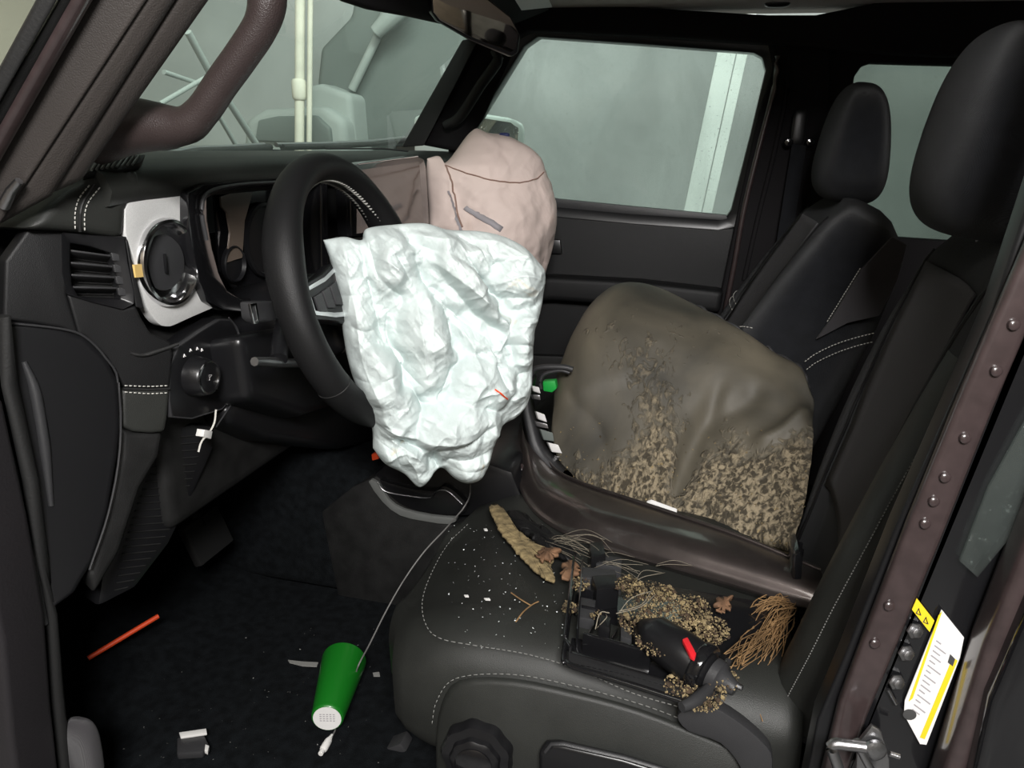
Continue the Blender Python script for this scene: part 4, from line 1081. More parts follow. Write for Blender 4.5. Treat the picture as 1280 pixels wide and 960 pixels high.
# near side of the passenger backrest: lighter panel, seams and double stitching
XS = .470
slab('side_panel', TR([(1020, 425), (1040, 398), (1078, 336), (1116, 296), (1134, 306), (1122, 350), (1100, 395), (1060, 404)], x=XS), (.012, 0, 0), 'fabric_light', ps, bevel=.003)
for l_ in ([(1006, 452), (1020, 442), (1045, 430), (1070, 422), (1094, 416)], [(1008, 462), (1022, 452), (1048, 440), (1072, 432), (1092, 427)], [(1034, 402), (1055, 368), (1076, 334)]):
    stitches('stitching', l_, 'thread', ps, n=22, r=.0009, x=XS-.001)
tube('piping', TR([(942, 424), (960, 396), (986, 364)], x=.56), .004, 'plastic_grey', ps, n=6)
# seat details on the driver's side
SX = -.2635
def seatside(l, x=SX): return TR(l, x=x)
bol = gridmesh('side_shield', [[A(u, v, x=SX+dx) for u, v in crom([(548, 1010), (545, 930), (552, 880), (575, 850), (640, 848), (720, 864), (800, 886), (880, 918), (960, 958), (985, 1010)], 3)] for dx in (.01, -.004)]+
               [[A(640+(u-640)*.97, 1000+(v-1000)*.93, x=SX-.010) for u, v in crom([(548, 1010), (545, 930), (552, 880), (575, 850), (640, 848), (720, 864), (800, 886), (880, 918), (960, 958), (985, 1010)], 3)],
                [A(640+(u-640)*.5, 1020, x=SX-.010) for u, v in crom([(548, 1010), (545, 930), (552, 880), (575, 850), (640, 848), (720, 864), (800, 886), (880, 918), (960, 958), (985, 1010)], 3)]], 'leather', ds)
stitches('stitching', [(540, 905), (546, 876), (570, 848), (640, 843), (720, 858), (800, 880), (860, 902)], 'thread_dark', ds, n=44, r=.0006, x=SX-.004)
lathe_o = A(598, 938, x=SX-.012)
kb_ = lathe('lumbar_knob', lathe_o, (-1, -.05, .05), [(.046, 0), (.046, .010), (.043, .016), (.033, .018), (.031, .024), (.026, .027), (.0, .028)], 'plastic_smooth', ds, n=108, ripple=(9, .03))
lathe('knob_cap', lathe_o, (-1, -.05, .05), [(.024, .024), (.024, .029), (.021, .031), (.0, .031)], 'plastic_gloss', kb_, n=32)
lv = slab('recline_lever', TR([(676, 932), (684, 922), (700, 922), (780, 940), (860, 965), (870, 1010), (676, 1010)], x=SX-.014), (-.014, 0, 0), 'plastic_smooth', ds, bevel=.006, seg=3)
tube('lever_edge', TR([(682, 940), (690, 930), (705, 930), (780, 947), (850, 968)], x=SX-.030), .003, 'plastic_grey', lv, n=6)
slab('hinge_cover', crom(TR([(846, 896), (862, 886), (890, 884), (925, 904), (955, 930), (966, 950), (960, 990), (930, 990), (925, 960), (900, 930), (860, 915)], x=-.285), 3, closed=True), (.02, 0, 0), 'plastic_grey', ds, bevel=.004)
# seam stitching on the cushion top
stitches('stitching', [(585, 655), (560, 680), (540, 715), (528, 750), (532, 780), (550, 798), (600, 808)], 'thread_dark', ds, n=40, r=.0006, z=.286)

stitches('stitching', [(600, 808), (660, 818), (720, 836), (790, 866), (850, 884)], 'thread_dark', ds, n=36, r=.0006, z=.280)
# near bolster leather and stitched edge of the driver backrest
rows = []
for k in np.linspace(.02, .80, 24):
    wl = np.interp(k, [0, .2, .45, .65, .8, .9, .97, 1], [.235, .255, .262, .252, .236, .212, .18, .13])
    r_ = []
    for th in np.linspace(math.pi*.62, math.pi*1.28, 15):
        c, s = math.cos(th), math.sin(th)
        th_b = np.interp(k, [0, .3, .7, .92, 1], [.075, .072, .060, .050, .03])
        x = wl*math.copysign(abs(c)**.5, c); d = th_b*math.copysign(abs(s)**.5, s)
        q = abs(x)/wl
        if s > 0: d += .030*max(0, 1-((q-.80)/.24)**2)*math.sin(min(1, (1-k)*1.6)*math.pi/2)-.012*max(0, 1-(q/.55)**2)
        r_.append(BA0+BT*(BLEN*k)+V(x*1.012, -TW*(1-.6*k)*(x+.25), 0)+BNv*(d*1.012+.001))
    rows.append(r_)
gridmesh('bolster_leather', rows, 'leather', ds)
P = [np.array(r_[4])*1.0+BNv*.0006+V(-.001, 0, 0) for r_ in rows]
P = resample(P, 121)
v, f = merge([tubedata([P[i], P[i]+(P[i+1]-P[i])*.6], .0007, 5) for i in range(0, 120)])
mk('stitching', v, f, 'thread_dark', ds)
P = [np.array(r_[9])+V(-.0008, 0, 0) for r_ in rows]
tube('bolster_seam', P, .0012, 'rubber', ds, n=5)
# seat belt on the passenger pillar
t = empty('seat_belt', V(1.03, -.30, .9), 'black seat belt anchor on the passenger door pillar', 'seat belt')
superell('height_adjuster', A(998, 160, x=1.035), (.014, .018, .045), 'plastic_smooth', t, e=(.5, .5), nu=20, nv=14)
for u in (985, 1012):
    lathe('adjuster_button', A(u, 178, x=1.03), (-1, 0, 0), [(.011, 0), (.011, .012), (.008, .016), (.0, .017)], 'plastic_gloss', t, n=18)
slab('webbing', [A(990, 180, x=1.02), A(1008, 182, x=1.02), A(985, 330, x=1.0), A(960, 400, x=.98), A(945, 396, x=.98), A(968, 320, x=1.0)], (.003, 0, 0), 'fabric', t, bevel=.0005)

# ---- torn cover and foam on the driver's seat
def topz(u, v, z=.322): return A(u, v, z=z+ZO)
def lumpy(name, outline, z, h, m, parent, n=3, amp=.006, seed=1, label=None, jag=.005):
    """low irregular sheet from a traced outline lying at height z"""
    O = crom([topz(u, v, z) for u, v in outline], n*4, closed=True)
    c = O.mean(0)
    O = np.array([p+V(mnoise.noise(Vector((p[0]*170, p[1]*170, seed))), mnoise.noise(Vector((p[0]*170, p[1]*170, seed+9))), 0)*jag for p in O])
    rings_ = [O+V(0, 0, -.004)]
    for k, zz in ((1.0, .0), (.9, .55), (.62, .9), (.3, 1.0)):
        R_ = []
        for i, p in enumerate(O):
            q = c+(p-c)*k
            nz_ = mnoise.noise(Vector((q[0]*60+seed, q[1]*60, seed*3.1)))
            R_.append(q+V(0, 0, h*zz+amp*nz_*(.3+zz)))
        rings_.append(np.array(R_))
    return gridmesh(name, rings_, m, parent, closed_u=True, cap=True, label=label)
lumpy('exposed_foam', [(612, 634), (622, 630), (634, 645), (645, 660), (660, 672), (676, 684), (696, 690), (688, 706), (694, 724), (682, 722), (660, 704), (640, 682), (622, 658)], .329, .002, 'foam', ds, seed=3, amp=.002, jag=.004, label='torn yellow foam showing through the cover')
lumpy('torn_cover', [(634, 640), (650, 640), (672, 655), (700, 672), (720, 690), (712, 700), (690, 690), (664, 672), (646, 658)], .330, .006, 'leather_black', ds, seed=5)
# leaves on the seat
for i, (ol, z, lab) in enumerate(((([(672, 690), (684, 684), (698, 688), (690, 698), (676, 700)]), .346, 'brown dry leaf beside the torn seat foam'),
                      (([(704, 706), (712, 700), (724, 708), (718, 720), (706, 722)]), .350, 'reddish dry leaf at the corner of the broken tray'),
                      (([(948, 850), (960, 846), (966, 866), (954, 880), (946, 868)]), .300, 'brown dry leaf beside the seat bolster below the straw'),
                      (([(944, 896), (958, 892), (966, 910), (950, 914)]), .270, 'lowest brown leaf fragment beside the seat bolster'),
                      (([(894, 752), (910, 744), (914, 758), (900, 764)]), .345, 'brown leaf scrap under the fender edge'))):
    o = lumpy('dry_leaf', ol, z-.004, .0015, 'leaf', None, n=3, amp=.006, seed=20+i, jag=.009)
    tag(o, lab, 'leaf', 'dry leaves on the driver seat')
# twig on the seat
t = empty('twig', topz(655, 755), 'thin forked twig lying on the driver seat cushion', 'twig')
tube('stem', crom([topz(645, 777, .329), topz(654, 765, .331), topz(665, 756, .331), topz(673, 752, .330)], 4), .0010, 'straw', t, n=5)
tube('stem', crom([topz(639, 741, .330), topz(652, 750, .331), topz(664, 757, .331)], 4), .0010, 'straw', t, n=5)
# specks of broken glass, strewn over the cushion and the floor
rs_ = random.Random(5)
parts = []
for i in range(130):
    u, v = rs_.uniform(560, 705), rs_.uniform(655, 815)
    p = topz(u, v, .329); s = rs_.uniform(.0006, .0019)
    pts = [p+V(rs_.uniform(-s, s), rs_.uniform(-s, s), rs_.uniform(0, s)) for _ in range(4)]
    parts.append((pts, [[0, 1, 2], [0, 2, 3], [0, 3, 1], [1, 3, 2]]))
v, f = merge(parts)
o = mk('glass_specks', v, f, 'glassbit', None, smooth=False); tag(o, 'pale specks of broken glass strewn over the driver seat', 'glass', kind='stuff')
for i, (u, v_, w_, h_, lab) in enumerate(((607, 663, 5, 2, 'small white shard near the front of the driver seat'), (583, 746, 6, 2, 'thin white shard left of the twig'), (609, 750, 8, 2, 'longest white shard beside the twig'))):
    q = [topz(u-w_/2, v_-1, .329), topz(u+w_/3, v_-h_/2, .329), topz(u+w_/2, v_+h_/2, .329), topz(u-w_/4, v_+h_/3, .329)]
    o = slab('shard', q, (0, 0, .002), 'white_plastic', None, bevel=0); tag(o, lab, 'shard', 'white shards on the driver seat')
parts = []
for i in range(90):
    u, v = rs_.uniform(130, 480), rs_.uniform(780, 955)
    p = A(u, v, z=.002); s = rs_.uniform(.0006, .0018)
    pts = [p+V(rs_.uniform(-s, s), rs_.uniform(-s, s), rs_.uniform(0, s)) for _ in range(4)]
    parts.append((pts, [[0, 1, 2], [0, 2, 3], [0, 3, 1], [1, 3, 2]]))
v, f = merge(parts)
o = mk('floor_specks', v, f, 'thread_dark', None, smooth=False); tag(o, 'grey grit scattered over the footwell carpet', 'grit', kind='stuff')

# ---- centre console
cc = empty('center_console', V(.3, .35, .2), 'black centre console with grey edge trim beside the driver seat', 'console')
CX = .19
slab('console_side', TR([(400, 640), (440, 608), (470, 594), (530, 640), (560, 655), (700, 660), (700, 800), (430, 790)], x=CX+.006), (.05, 0, 0), 'plastic', cc, bevel=.01)
slab('console_top', TR([(462, 596), (480, 582), (590, 572), (640, 590), (660, 640), (560, 648), (520, 640), (480, 618)], x=CX+.01), (.3, 0, 0), 'plastic_smooth', cc, bevel=.012)
slab('edge_trim', crom(TR([(460, 602), (472, 603), (486, 625), (505, 637), (540, 645), (570, 648), (562, 656), (530, 652), (500, 645), (478, 628)], x=CX), 2, closed=True), (.02, 0, 0), 'trim_grey', cc, bevel=.003)
slab('cup_recess', crom(TR([(474, 600), (486, 604), (520, 612), (544, 614), (552, 608), (562, 610), (576, 622), (584, 634), (574, 644), (540, 642), (508, 634), (488, 620)], x=CX-.004), 2, closed=True), (.02, 0, 0), 'plastic_smooth', cc, bevel=.003)
tube('recess_edge', crom(TR([(472, 602), (482, 614), (512, 620), (538, 622), (546, 614), (560, 614), (578, 630)], x=CX-.006), 4), .0016, 'steel', cc, n=6)
lathe('shifter_boot', V(.33, .33, .29), (0, .1, 1), [(.05, 0), (.045, .02), (.03, .05), (.02, .06)], 'rubber', cc, n=20)
slab('orange_lock', TR([(464, 568), (471, 566), (473, 574), (465, 576)], x=CX-.01), (.015, 0, 0), 'orange', cc, bevel=.002, label='orange locking tab')
tube('console_bar', TR([(600, 598), (640, 600), (664, 602)], x=.24), .012, 'plastic_gloss', cc, n=10)
tube('console_strut', TR([(612, 570), (634, 578), (652, 588)], x=.26), .012, 'paint', cc, n=10)

# ---- torn-off fender: glossy flare with lamp, muddy wheel arch liner
fd = empty('broken_fender', V(.2, -.05, .28), 'torn-off dark fender flare with lamp lying across the seat', 'fender')
upper = [(664, 500, .40), (668, 530, .37), (676, 560, .33), (694, 588, .275), (730, 606, .22), (790, 626, .165), (850, 646, .125), (920, 670, .085), (992, 700, .05), (1030, 716, .03)]
midl = [(656, 520, .37), (654, 560, .32), (664, 592, .24), (688, 620, .18), (730, 640, .115), (790, 660, .075), (850, 680, .045), (920, 702, .018), (992, 724, -.008), (1030, 736, -.02)]
low = [(650, 530, .39), (646, 570, .33), (650, 608, .215), (668, 640, .14), (710, 668, .075), (780, 692, .035), (850, 712, .01), (920, 732, -.012), (992, 754, -.038), (1030, 764, -.05)]
tuck = [(656, 540, .43), (654, 580, .37), (660, 615, .27), (680, 650, .19), (720, 680, .13), (785, 704, .09), (855, 724, .065), (920, 744, .045), (992, 762, .02), (1030, 772, .01)]
def line3(l): return [A(u, v, x=x) for u, v, x in l]
U3, M3, L3, T3 = [crom(line3(l), 5) for l in (upper, midl, low, tuck)]
rows = []
for a, b_, c, d_ in zip(U3, M3, L3, T3):
    sec = crom([a+V(.03, 0, -.012), a, a*.6+b_*.4+V(-.004, 0, .008), b_+V(-.010, 0, .008), b_*.45+c*.55+V(-.012, 0, 0), c+V(-.004, 0, -.002), d_], 5)
    rows.append(sec)
gridmesh('flare', rows, 'fender_paint', fd, solid=.004, sharp=40)
tube('flare_lip', [p+V(-.002, 0, .003) for p in U3[6:]], .0035, 'fender_paint', fd, n=8)
tube('flare_lip', [p*.86+q*.14+V(-.003, 0, .002) for p, q in zip(U3[8:], M3[8:])], .002, 'steel', fd, n=6)
tube('flare_edge', T3, .005, 'plastic', fd, n=8)
slab('end_bracket', TR([(990, 694), (1000, 690), (1004, 700), (1000, 756), (990, 760)], x=-.02), (.06, 0, 0), 'plastic_gloss', fd, bevel=.004)
lathe('bracket_stud', A(998, 694, x=.03), (0, 0, 1), [(.007, 0), (.007, .01), (.004, .012), (.004, .02)], 'plastic_gloss', fd, n=12)
# lamp housing with its lens blocks
lm = gridmesh('lamp_housing', [[A(u, v, x=x) for u, v, x in crom([(668, 468, .37), (664, 500, .355), (672, 530, .34), (682, 560, .325), (706, 588, .30)], 4)],
                               [A(u, v, x=x) for u, v, x in crom([(662, 476, .34), (657, 505, .325), (662, 535, .31), (672, 566, .295), (700, 596, .27)], 4)],
                               [A(u, v, x=x) for u, v, x in crom([(660, 486, .36), (655, 515, .345), (659, 545, .33), (668, 574, .315), (692, 604, .29)], 4)]], 'plastic_grey', fd, solid=.005)
for (q, m_) in (([(665, 482), (674, 484), (676, 492), (667, 489)], 'paper'), ([(665, 493), (675, 494), (676, 500), (667, 499)], 'steel'), ([(670, 514), (681, 518), (684, 528), (673, 524)], 'paper'),
                ([(668, 526), (684, 530), (686, 536), (671, 533)], 'steel'), ([(675, 536), (691, 541), (693, 552), (680, 550)], 'vehicle_dark'), ([(685, 553), (698, 556), (703, 567), (690, 565)], 'paper'), ([(687, 569), (704, 571), (708, 577), (692, 575)], 'steel'), ([(690, 577), (700, 580), (712, 588), (704, 588)], 'foam')):
    slab('lamp_lens', TR(q, x=.315), (.012, .006, -.004), m_, lm, bevel=.0015)
tube('lamp_bracket', crom(TR([(664, 470), (668, 462), (680, 459), (704, 459), (716, 462)], x=.37), 4), .006, 'plastic_grey', fd, n=8)
tube('lamp_bracket', crom(TR([(676, 486), (676, 474), (682, 467), (700, 463), (712, 466)], x=.372), 4), .004, 'plastic_grey', fd, n=8)
slab('bulb_holder', TR([(678, 477), (694, 476), (696, 486), (690, 491), (679, 489)], x=.40), (.02, 0, 0), 'green_clip', fd, bevel=.003, label='green bulb holder')

# muddy liner: a bent shell standing behind the flare
ln = empty('wheel_arch_liner', V(.3, 0, .25), 'mud-caked black wheel arch liner standing between the seats', 'liner')
TOP = [(702, 452, .50), (716, 415, .54), (740, 378, .58), (768, 357, .60), (798, 354, .60), (832, 364, .58), (870, 384, .55), (905, 402, .52), (940, 422, .49), (975, 442, .45), (1006, 460, .41), (1018, 486, .38)]
R1 = [(690, 500, .40), (708, 455, .43), (736, 415, .455), (770, 398, .47), (804, 398, .475), (840, 408, .465), (872, 424, .45), (906, 440, .43), (942, 458, .41), (978, 478, .385), (1006, 500, .36), (1018, 520, .345)]
R2 = [(686, 530, .345), (708, 500, .36), (740, 474, .375), (774, 462, .385), (808, 462, .39), (840, 470, .385), (872, 482, .38), (906, 498, .365), (942, 514, .35), (978, 524, .335), (1004, 534, .315), (1017, 545, .305)]
R3 = [(690, 556, .315), (714, 544, .318), (744, 534, .322), (776, 528, .325), (810, 530, .326), (842, 536, .325), (868, 545, .332), (902, 556, .322), (942, 560, .306), (978, 566, .292), (1002, 578, .275), (1012, 588, .265)]
R4 = [(698, 578, .290), (722, 584, .280), (750, 588, .274), (780, 590, .270), (812, 594, .266), (842, 600, .262), (866, 606, .268), (900, 614, .255), (940, 618, .238), (974, 624, .224), (994, 634, .21), (1002, 642, .20)]
R5 = [(712, 596, .275), (738, 608, .258), (766, 618, .247), (796, 628, .238), (826, 637, .230), (852, 645, .222), (876, 652, .216), (906, 660, .205), (936, 668, .192), (960, 674, .182), (976, 680, .172), (984, 684, .166)]
R6 = [(718, 606, .285), (744, 618, .268), (772, 630, .257), (802, 640, .248), (832, 650, .240), (858, 658, .232), (880, 664, .226), (908, 672, .215), (936, 680, .202), (960, 688, .192), (976, 692, .182), (984, 696, .176)]
BKT = [(720, 470, .60), (735, 430, .64), (755, 395, .68), (780, 372, .70), (806, 368, .70), (838, 376, .68), (874, 394, .65), (908, 410, .61), (942, 430, .58), (976, 450, .54), (1004, 468, .50), (1014, 492, .47)]
def shiftx(l, k):
    n_ = len(l)-1
    return np.array([(u, v, x+k*(.015-.066*i/n_)) for i, (u, v, x) in enumerate(l)])
R1, R2, R3, R4, R5, R6 = [shiftx(l, k) for l, k in ((R1, .2), (R2, .4), (R3, .6), (R4, .8), (R5, 1), (R6, 1))]
rows0 = [np.array(BKT), np.array(TOP), np.array(R1), np.array(R2), np.array(R3), np.array(R4), np.array(R5), np.array(R6)]
cols = [crom(r, 8) for r in rows0]
cols = np.array(cols)                      # rows x columns x (u v x)
dense = np.stack([crom(cols[:, j], 10) for j in range(cols.shape[1])], 1)
G = np.array([[A(*p[:2], x=p[2]) for p in r] for r in dense])
uu, vv_ = dense[..., 0], dense[..., 1]
# moulded steps: a vertical groove, a raised panel edge, a lower rib; plus dried mud lumps
def step(d, w_): return 1/(1+np.exp(-d/w_))
gl = (uu-(846+(610-vv_)*.40))
gmask = np.exp(-(gl/12)**2)*step(vv_-480, 10)*step(625-vv_, 8)
d1, t1 = polydist(uu, vv_, [(787, 480), (800, 445), (812, 425), (840, 408), (880, 412), (940, 428), (1000, 452)])
d2, t2 = polydist(uu, vv_, [(935, 556), (958, 548), (980, 536), (1000, 518), (1020, 512)])
d3, t3 = polydist(uu, vv_, [(705, 470), (715, 500), (745, 530), (760, 570)])
d4, t4 = polydist(uu, vv_, [(955, 470), (935, 500), (900, 520), (880, 550)])
d5, t5 = polydist(uu, vv_, [(990, 570), (980, 620), (972, 672)])
mudl = .006*np.clip(fbm(uu/9., vv_/9., 5, 3)-.38, 0, 1)
dent = .014*(fbm(uu/70., vv_/70., 8, 2)-.4)*step(vv_-380, 12)
edge_top = step(vv_-np.interp(uu, [700, 790, 840, 900, 1000, 1020], [500, 470, 408, 416, 452, 460]), 3)
disp = -.014*gmask-.005*edge_top-.003*np.exp(-d1/4)*t1+.016*np.exp(-(d2/9)**2)*t2-.006*np.exp(-d3/9)*t3-.012*np.exp(-(d4/14)**2)*t4+.004*np.exp(-(d5/5)**2)*t5+dent
S_ = lambda x, w_: 1/(1+np.exp(-np.clip(x/w_, -30, 30)))
mudm = (.12+.62*S_(vv_-(585-.12*(uu-700)), 28)+.34*np.exp(-((uu-(812-(vv_-500)*.06))/40)**2)*S_(vv_-425, 12)+.22*S_(uu-885, 12)*S_(vv_-560, 10)+.30*np.exp(-(d5/9)**2)*t5
        -.40*np.exp(-((uu-755)/40)**2-((vv_-540)/34)**2)-.75*gmask-.30*np.exp(-((uu-940)/55)**2-((vv_-490)/40)**2)-.35*np.exp(-(d2/11)**2)-.25*S_(712-uu, 6)+.08*np.exp(-(d1/6)**2)+.18*S_(720-uu, 5)*S_(vv_-540, 8))
disp = disp+mudl*2.4*np.clip(mudm*1.4-.2, 0, 1)
nd = np.cross(np.gradient(G, axis=1), np.gradient(G, axis=0)); nd /= np.linalg.norm(nd, axis=-1)[..., None]+1e-9
if nd[:, :, 0].mean() > 0: nd = -nd
G = G+nd*disp[..., None]
sh_ = gridmesh('shell', G, 'muddy_liner', ln, solid=.004)
at_ = sh_.data.attributes.new('mud', 'FLOAT', 'POINT')
at_.data.foreach_set('value', mudm.reshape(-1).astype(np.float32))
tube('torn_rim', [G[8, j]+V(.0, 0, .002*math.sin(j*1.3)+.003*mnoise.noise(Vector((j*.6, 0, 0)))) for j in range(46, G.shape[1], 1)], .0028, 'plastic_grey', ln, n=6)
for i, (u, v, x) in enumerate(((812, 633, .225), (826, 637, .22), (832, 640, .218))):
    pass
slab('pale_chip', TR([(808, 630), (814, 628), (846, 640), (846, 645), (840, 646), (810, 636)], x=.185), (.004, 0, .004), 'paper', ln, bevel=.001, label='pale plastic chip on the liner edge')
# crumbs of dried mud stuck along the bottom of the liner
rs_ = random.Random(11); parts = []
for i in range(500):
    j = rs_.randrange(G.shape[1]); r_ = min(G.shape[0]-1, int(G.shape[0]*(.50+.5*rs_.random()**.7)))
    if dense[r_, j, 1] < 470+40*math.sin(dense[r_, j, 0]/35.): continue
    p = G[r_, j]+nd[r_, j]*.001; s = rs_.uniform(.0008, .0034)
    ax_ = [V(rs_.uniform(-1, 1), rs_.uniform(-1, 1), rs_.uniform(-1, 1)) for _ in range(5)]
    pts = [p+nrm(a_)*s*rs_.uniform(.6, 1.3) for a_ in ax_]
    parts.append((pts, [[0, 1, 2], [0, 2, 3], [0, 3, 1], [4, 1, 2], [4, 2, 3], [4, 3, 1]]))
v, f = merge(parts); o = mk('mud_crumbs', v, f, 'debris', ln, smooth=False); o['kind'] = 'stuff'

# ---- broken plastic tray full of debris on the seat
tr = empty('broken_tray', A(780, 800, z=.33), 'broken black plastic tray full of leaves lying on the driver seat', 'tray')
ZT = .345
rimo = [(716, 712), (704, 822), (708, 832), (722, 838), (858, 880), (884, 868), (990, 770), (1000, 745)]
def pz(l, z): return [A(u, v, z=z+ZO) for u, v in l]
# base plate
slab('tray_floor', pz([(722, 716), (712, 822), (720, 830), (860, 872), (980, 760)], .318), (0, 0, .004), 'plastic_gloss', tr, bevel=.001)
def wall(name, l, z0, z1, th, m='plastic_gloss', bevel=.0015):
    a, b_ = A(*l[0], z=z0+ZO), A(*l[1], z=z0+ZO)
    d_ = nrm(np.cross(b_-a, (0, 0, 1)))*th
    return slab(name, [a, b_, b_+V(0, 0, z1-z0), a+V(0, 0, z1-z0)], d_, m, tr, bevel=bevel)
wall('tray_wall', [(718, 718), (707, 820)], .318, .350, .004)
wall('tray_wall', [(728, 722), (722, 815)], .318, .352, .003)
wall('tray_wall', [(712, 830), (858, 874)], .318, .338, .004)
wall('tray_wall', [(728, 815), (812, 838)], .320, .350, .004)
wall('tray_wall', [(707, 820), (714, 832)], .318, .346, .004)
tube('tray_rim', crom(pz([(718, 716), (705, 816), (708, 827), (722, 835), (790, 856), (858, 878)], .338), 4), .0035, 'plastic_gloss', tr, n=8)
# ribs, sockets and connectors inside
for i, (q, h) in enumerate((([(735, 700), (752, 698), (756, 716), (738, 720)], .030), ([(726, 728), (768, 732), (770, 744), (726, 742)], .026), ([(738, 746), (768, 744), (772, 760), (744, 764)], .034),
                            ([(724, 760), (744, 764), (742, 790), (722, 786)], .018), ([(748, 798), (762, 802), (760, 816), (746, 812)], .036), ([(774, 802), (788, 806), (788, 822), (774, 818)], .026),
                            ([(790, 806), (806, 810), (806, 826), (790, 822)], .030), ([(744, 706), (776, 712), (776, 724), (744, 720)], .020))):
    slab('socket_block', pz(q, .322), (0, 0, h), ('plastic_smooth', 'plastic_grey')[i % 2], tr, bevel=.002)
for k in range(6):
    wall('rib', [(730+k*14, 812+k*4), (742+k*14, 790+k*4)], .320, .336+.004*(k % 2), .002)
wall('rib', [(724, 752), (770, 760)], .32, .342, .002)
wall('rib', [(726, 775), (760, 783)], .32, .344, .002)
mo_a, mo_b = A(800, 782, z=.365+ZO), A(890, 842, z=.350+ZO)
mt = tube('motor_case', [mo_a, mo_a*.8+mo_b*.2, mo_a*.4+mo_b*.6, mo_a*.12+mo_b*.88, mo_b], [.010, .024, .027, .026, .018], 'plastic_smooth', tr, n=20)
ax_ = nrm(mo_b-mo_a)
lathe('motor_collar', mo_a*.2+mo_b*.8, ax_, [(.028, 0), (.0295, .002), (.0295, .012), (.028, .014)], 'plastic_gloss', tr, n=24)
lathe('motor_collar', mo_b, ax_, [(.02, 0), (.02, .010), (.014, .014), (.008, .03)], 'plastic_grey', tr, n=24)
slab('red_clip', TR([(852, 804), (859, 801), (870, 822), (868, 828), (862, 824)], z=.380+ZO), (0, 0, .006), 'red', tr, bevel=.002, label='red plastic clip')
slab('steel_tab', TR([(898, 836), (908, 828), (914, 840), (904, 852)], z=.352+ZO), (0, 0, .004), 'steel', tr, bevel=.001)
tube('broken_bracket', crom(pz([(852, 884), (872, 874), (896, 850), (910, 826)], .345), 4), [.006, .008, .006, .004], 'plastic_grey', tr, n=8)
tube('pin', pz([(912, 852), (928, 860)], .345), .0035, 'steel', tr, n=6)
# leaf litter inside: a heap nobody could count
rs_ = random.Random(3); parts = []
heaps = [((784, 730), 12, 90, .358), ((830, 742), 12, 60, .362), ((812, 750), 26, 150, .356), ((860, 765), 24, 260, .362), ((800, 775), 22, 110, .350), ((822, 800), 22, 110, .362), ((885, 790), 22, 150, .356), ((880, 870), 22, 110, .340), ((850, 856), 18, 60, .340), ((745, 768), 6, 12, .346), ((712, 760), 8, 40, .338), ((905, 850), 16, 60, .350), ((726, 730), 10, 40, .345)]
for (hu, hv), hr, cnt, z in heaps:
    for i in range(int(cnt*3.4)):
        a = rs_.uniform(0, 6.28); r = hr*1.25*rs_.random()**.6
        p = A(hu+r*math.cos(a), hv+r*.75*math.sin(a), z=z+ZO+rs_.uniform(-.008, .008)*(1-r/hr*.5))
        s = rs_.uniform(.0006, .0022)*(1 if rs_.random() < .93 else 2.4)
        nn = rs_.choice((4, 5, 6))
        e1 = nrm(V(rs_.uniform(-1, 1), rs_.uniform(-1, 1), rs_.uniform(-.6, .6))); e2 = nrm(np.cross(e1, V(rs_.uniform(-1, 1), rs_.uniform(-1, 1), 1)))
        pts = [p+s*rs_.uniform(.6, 1.2)*(e1*math.cos(6.28*q/nn)+e2*math.sin(6.28*q/nn)*.8) for q in range(nn)]
        e3 = np.cross(e1, e2)
        pts += [p+e3*s*.7, p-e3*s*.7]
        parts.append((pts, [[q, (q+1) % nn, nn] for q in range(nn)]+[[(q+1) % nn, q, nn+1] for q in range(nn)]))
third = [parts[0::4]+parts[2::8], parts[1::4]+parts[6::8], parts[3::4]]
for pp, m_, nm, lab in zip(third, ('debris', 'bark', 'foam'), ('leaf_litter', 'bark_litter', 'seed_litter'), ('tan crumbled leaf litter heaped in the broken tray', 'brown bark crumbs heaped in the broken tray', 'yellowish seed husks heaped in the broken tray')):
    v, f = merge(pp); o = mk(nm, v, f, m_, None, smooth=False); tag(o, lab, 'litter', kind='stuff')
# straw and pine needles
def straws(name, specs, lab, m='straw', seed=1):
    rs = random.Random(seed); parts = []
    for (a, b_, za, zb, n, sp_, r) in specs:
        for i in range(n):
            p = A(a[0]+rs.uniform(-sp_, sp_), a[1]+rs.uniform(-sp_, sp_), z=za+ZO+rs.uniform(-.008, .008)); q = A(b_[0]+rs.uniform(-sp_, sp_)*2, b_[1]+rs.uniform(-sp_, sp_)*2, z=zb+ZO+rs.uniform(-.01, .01))
            m1 = (p+q)/2+V(rs.uniform(-.01, .01), rs.uniform(-.01, .01), rs.uniform(-.004, .014))
            parts.append(tubedata(crom([p, m1, q], 4), r*rs.uniform(.7, 1.2), 4))
    v, f = merge(parts); o = mk(name, v, f, m, None); tag(o, lab, 'straw', kind='stuff')
straws('straw_tuft', [((985, 758), (948, 792), .31, .315, 46, 12, .0006), ((975, 785), (918, 828), .31, .33, 14, 7, .0007), ((988, 755), (955, 765), .315, .32, 40, 9, .0006), ((985, 770), (965, 815), .31, .31, 22, 9, .0006), ((950, 805), (920, 828), .31, .34, 8, 5, .0007), ((945, 850), (950, 900), .30, .28, 6, 6, .0007)], 'tuft of tan straw between the fender end and the seat bolster', 'straw', 2)
straws('dry_grass', [((690, 680), (740, 705), .335, .335, 12, 9, .0003), ((700, 676), (755, 688), .335, .34, 9, 7, .0003), ((820, 706), (868, 704), .345, .345, 2, 2, .0004), ((795, 726), (830, 716), .35, .35, 2, 1.5, .0006), ((740, 706), (800, 712), .335, .34, 8, 8, .0003), ((772, 765), (818, 740), .365, .37, 3, 2, .0006), ((745, 785), (760, 765), .352, .36, 2, 2, .0007)], 'pale dry grass stalks along the lower fender edge', 'grass_dry', 4)

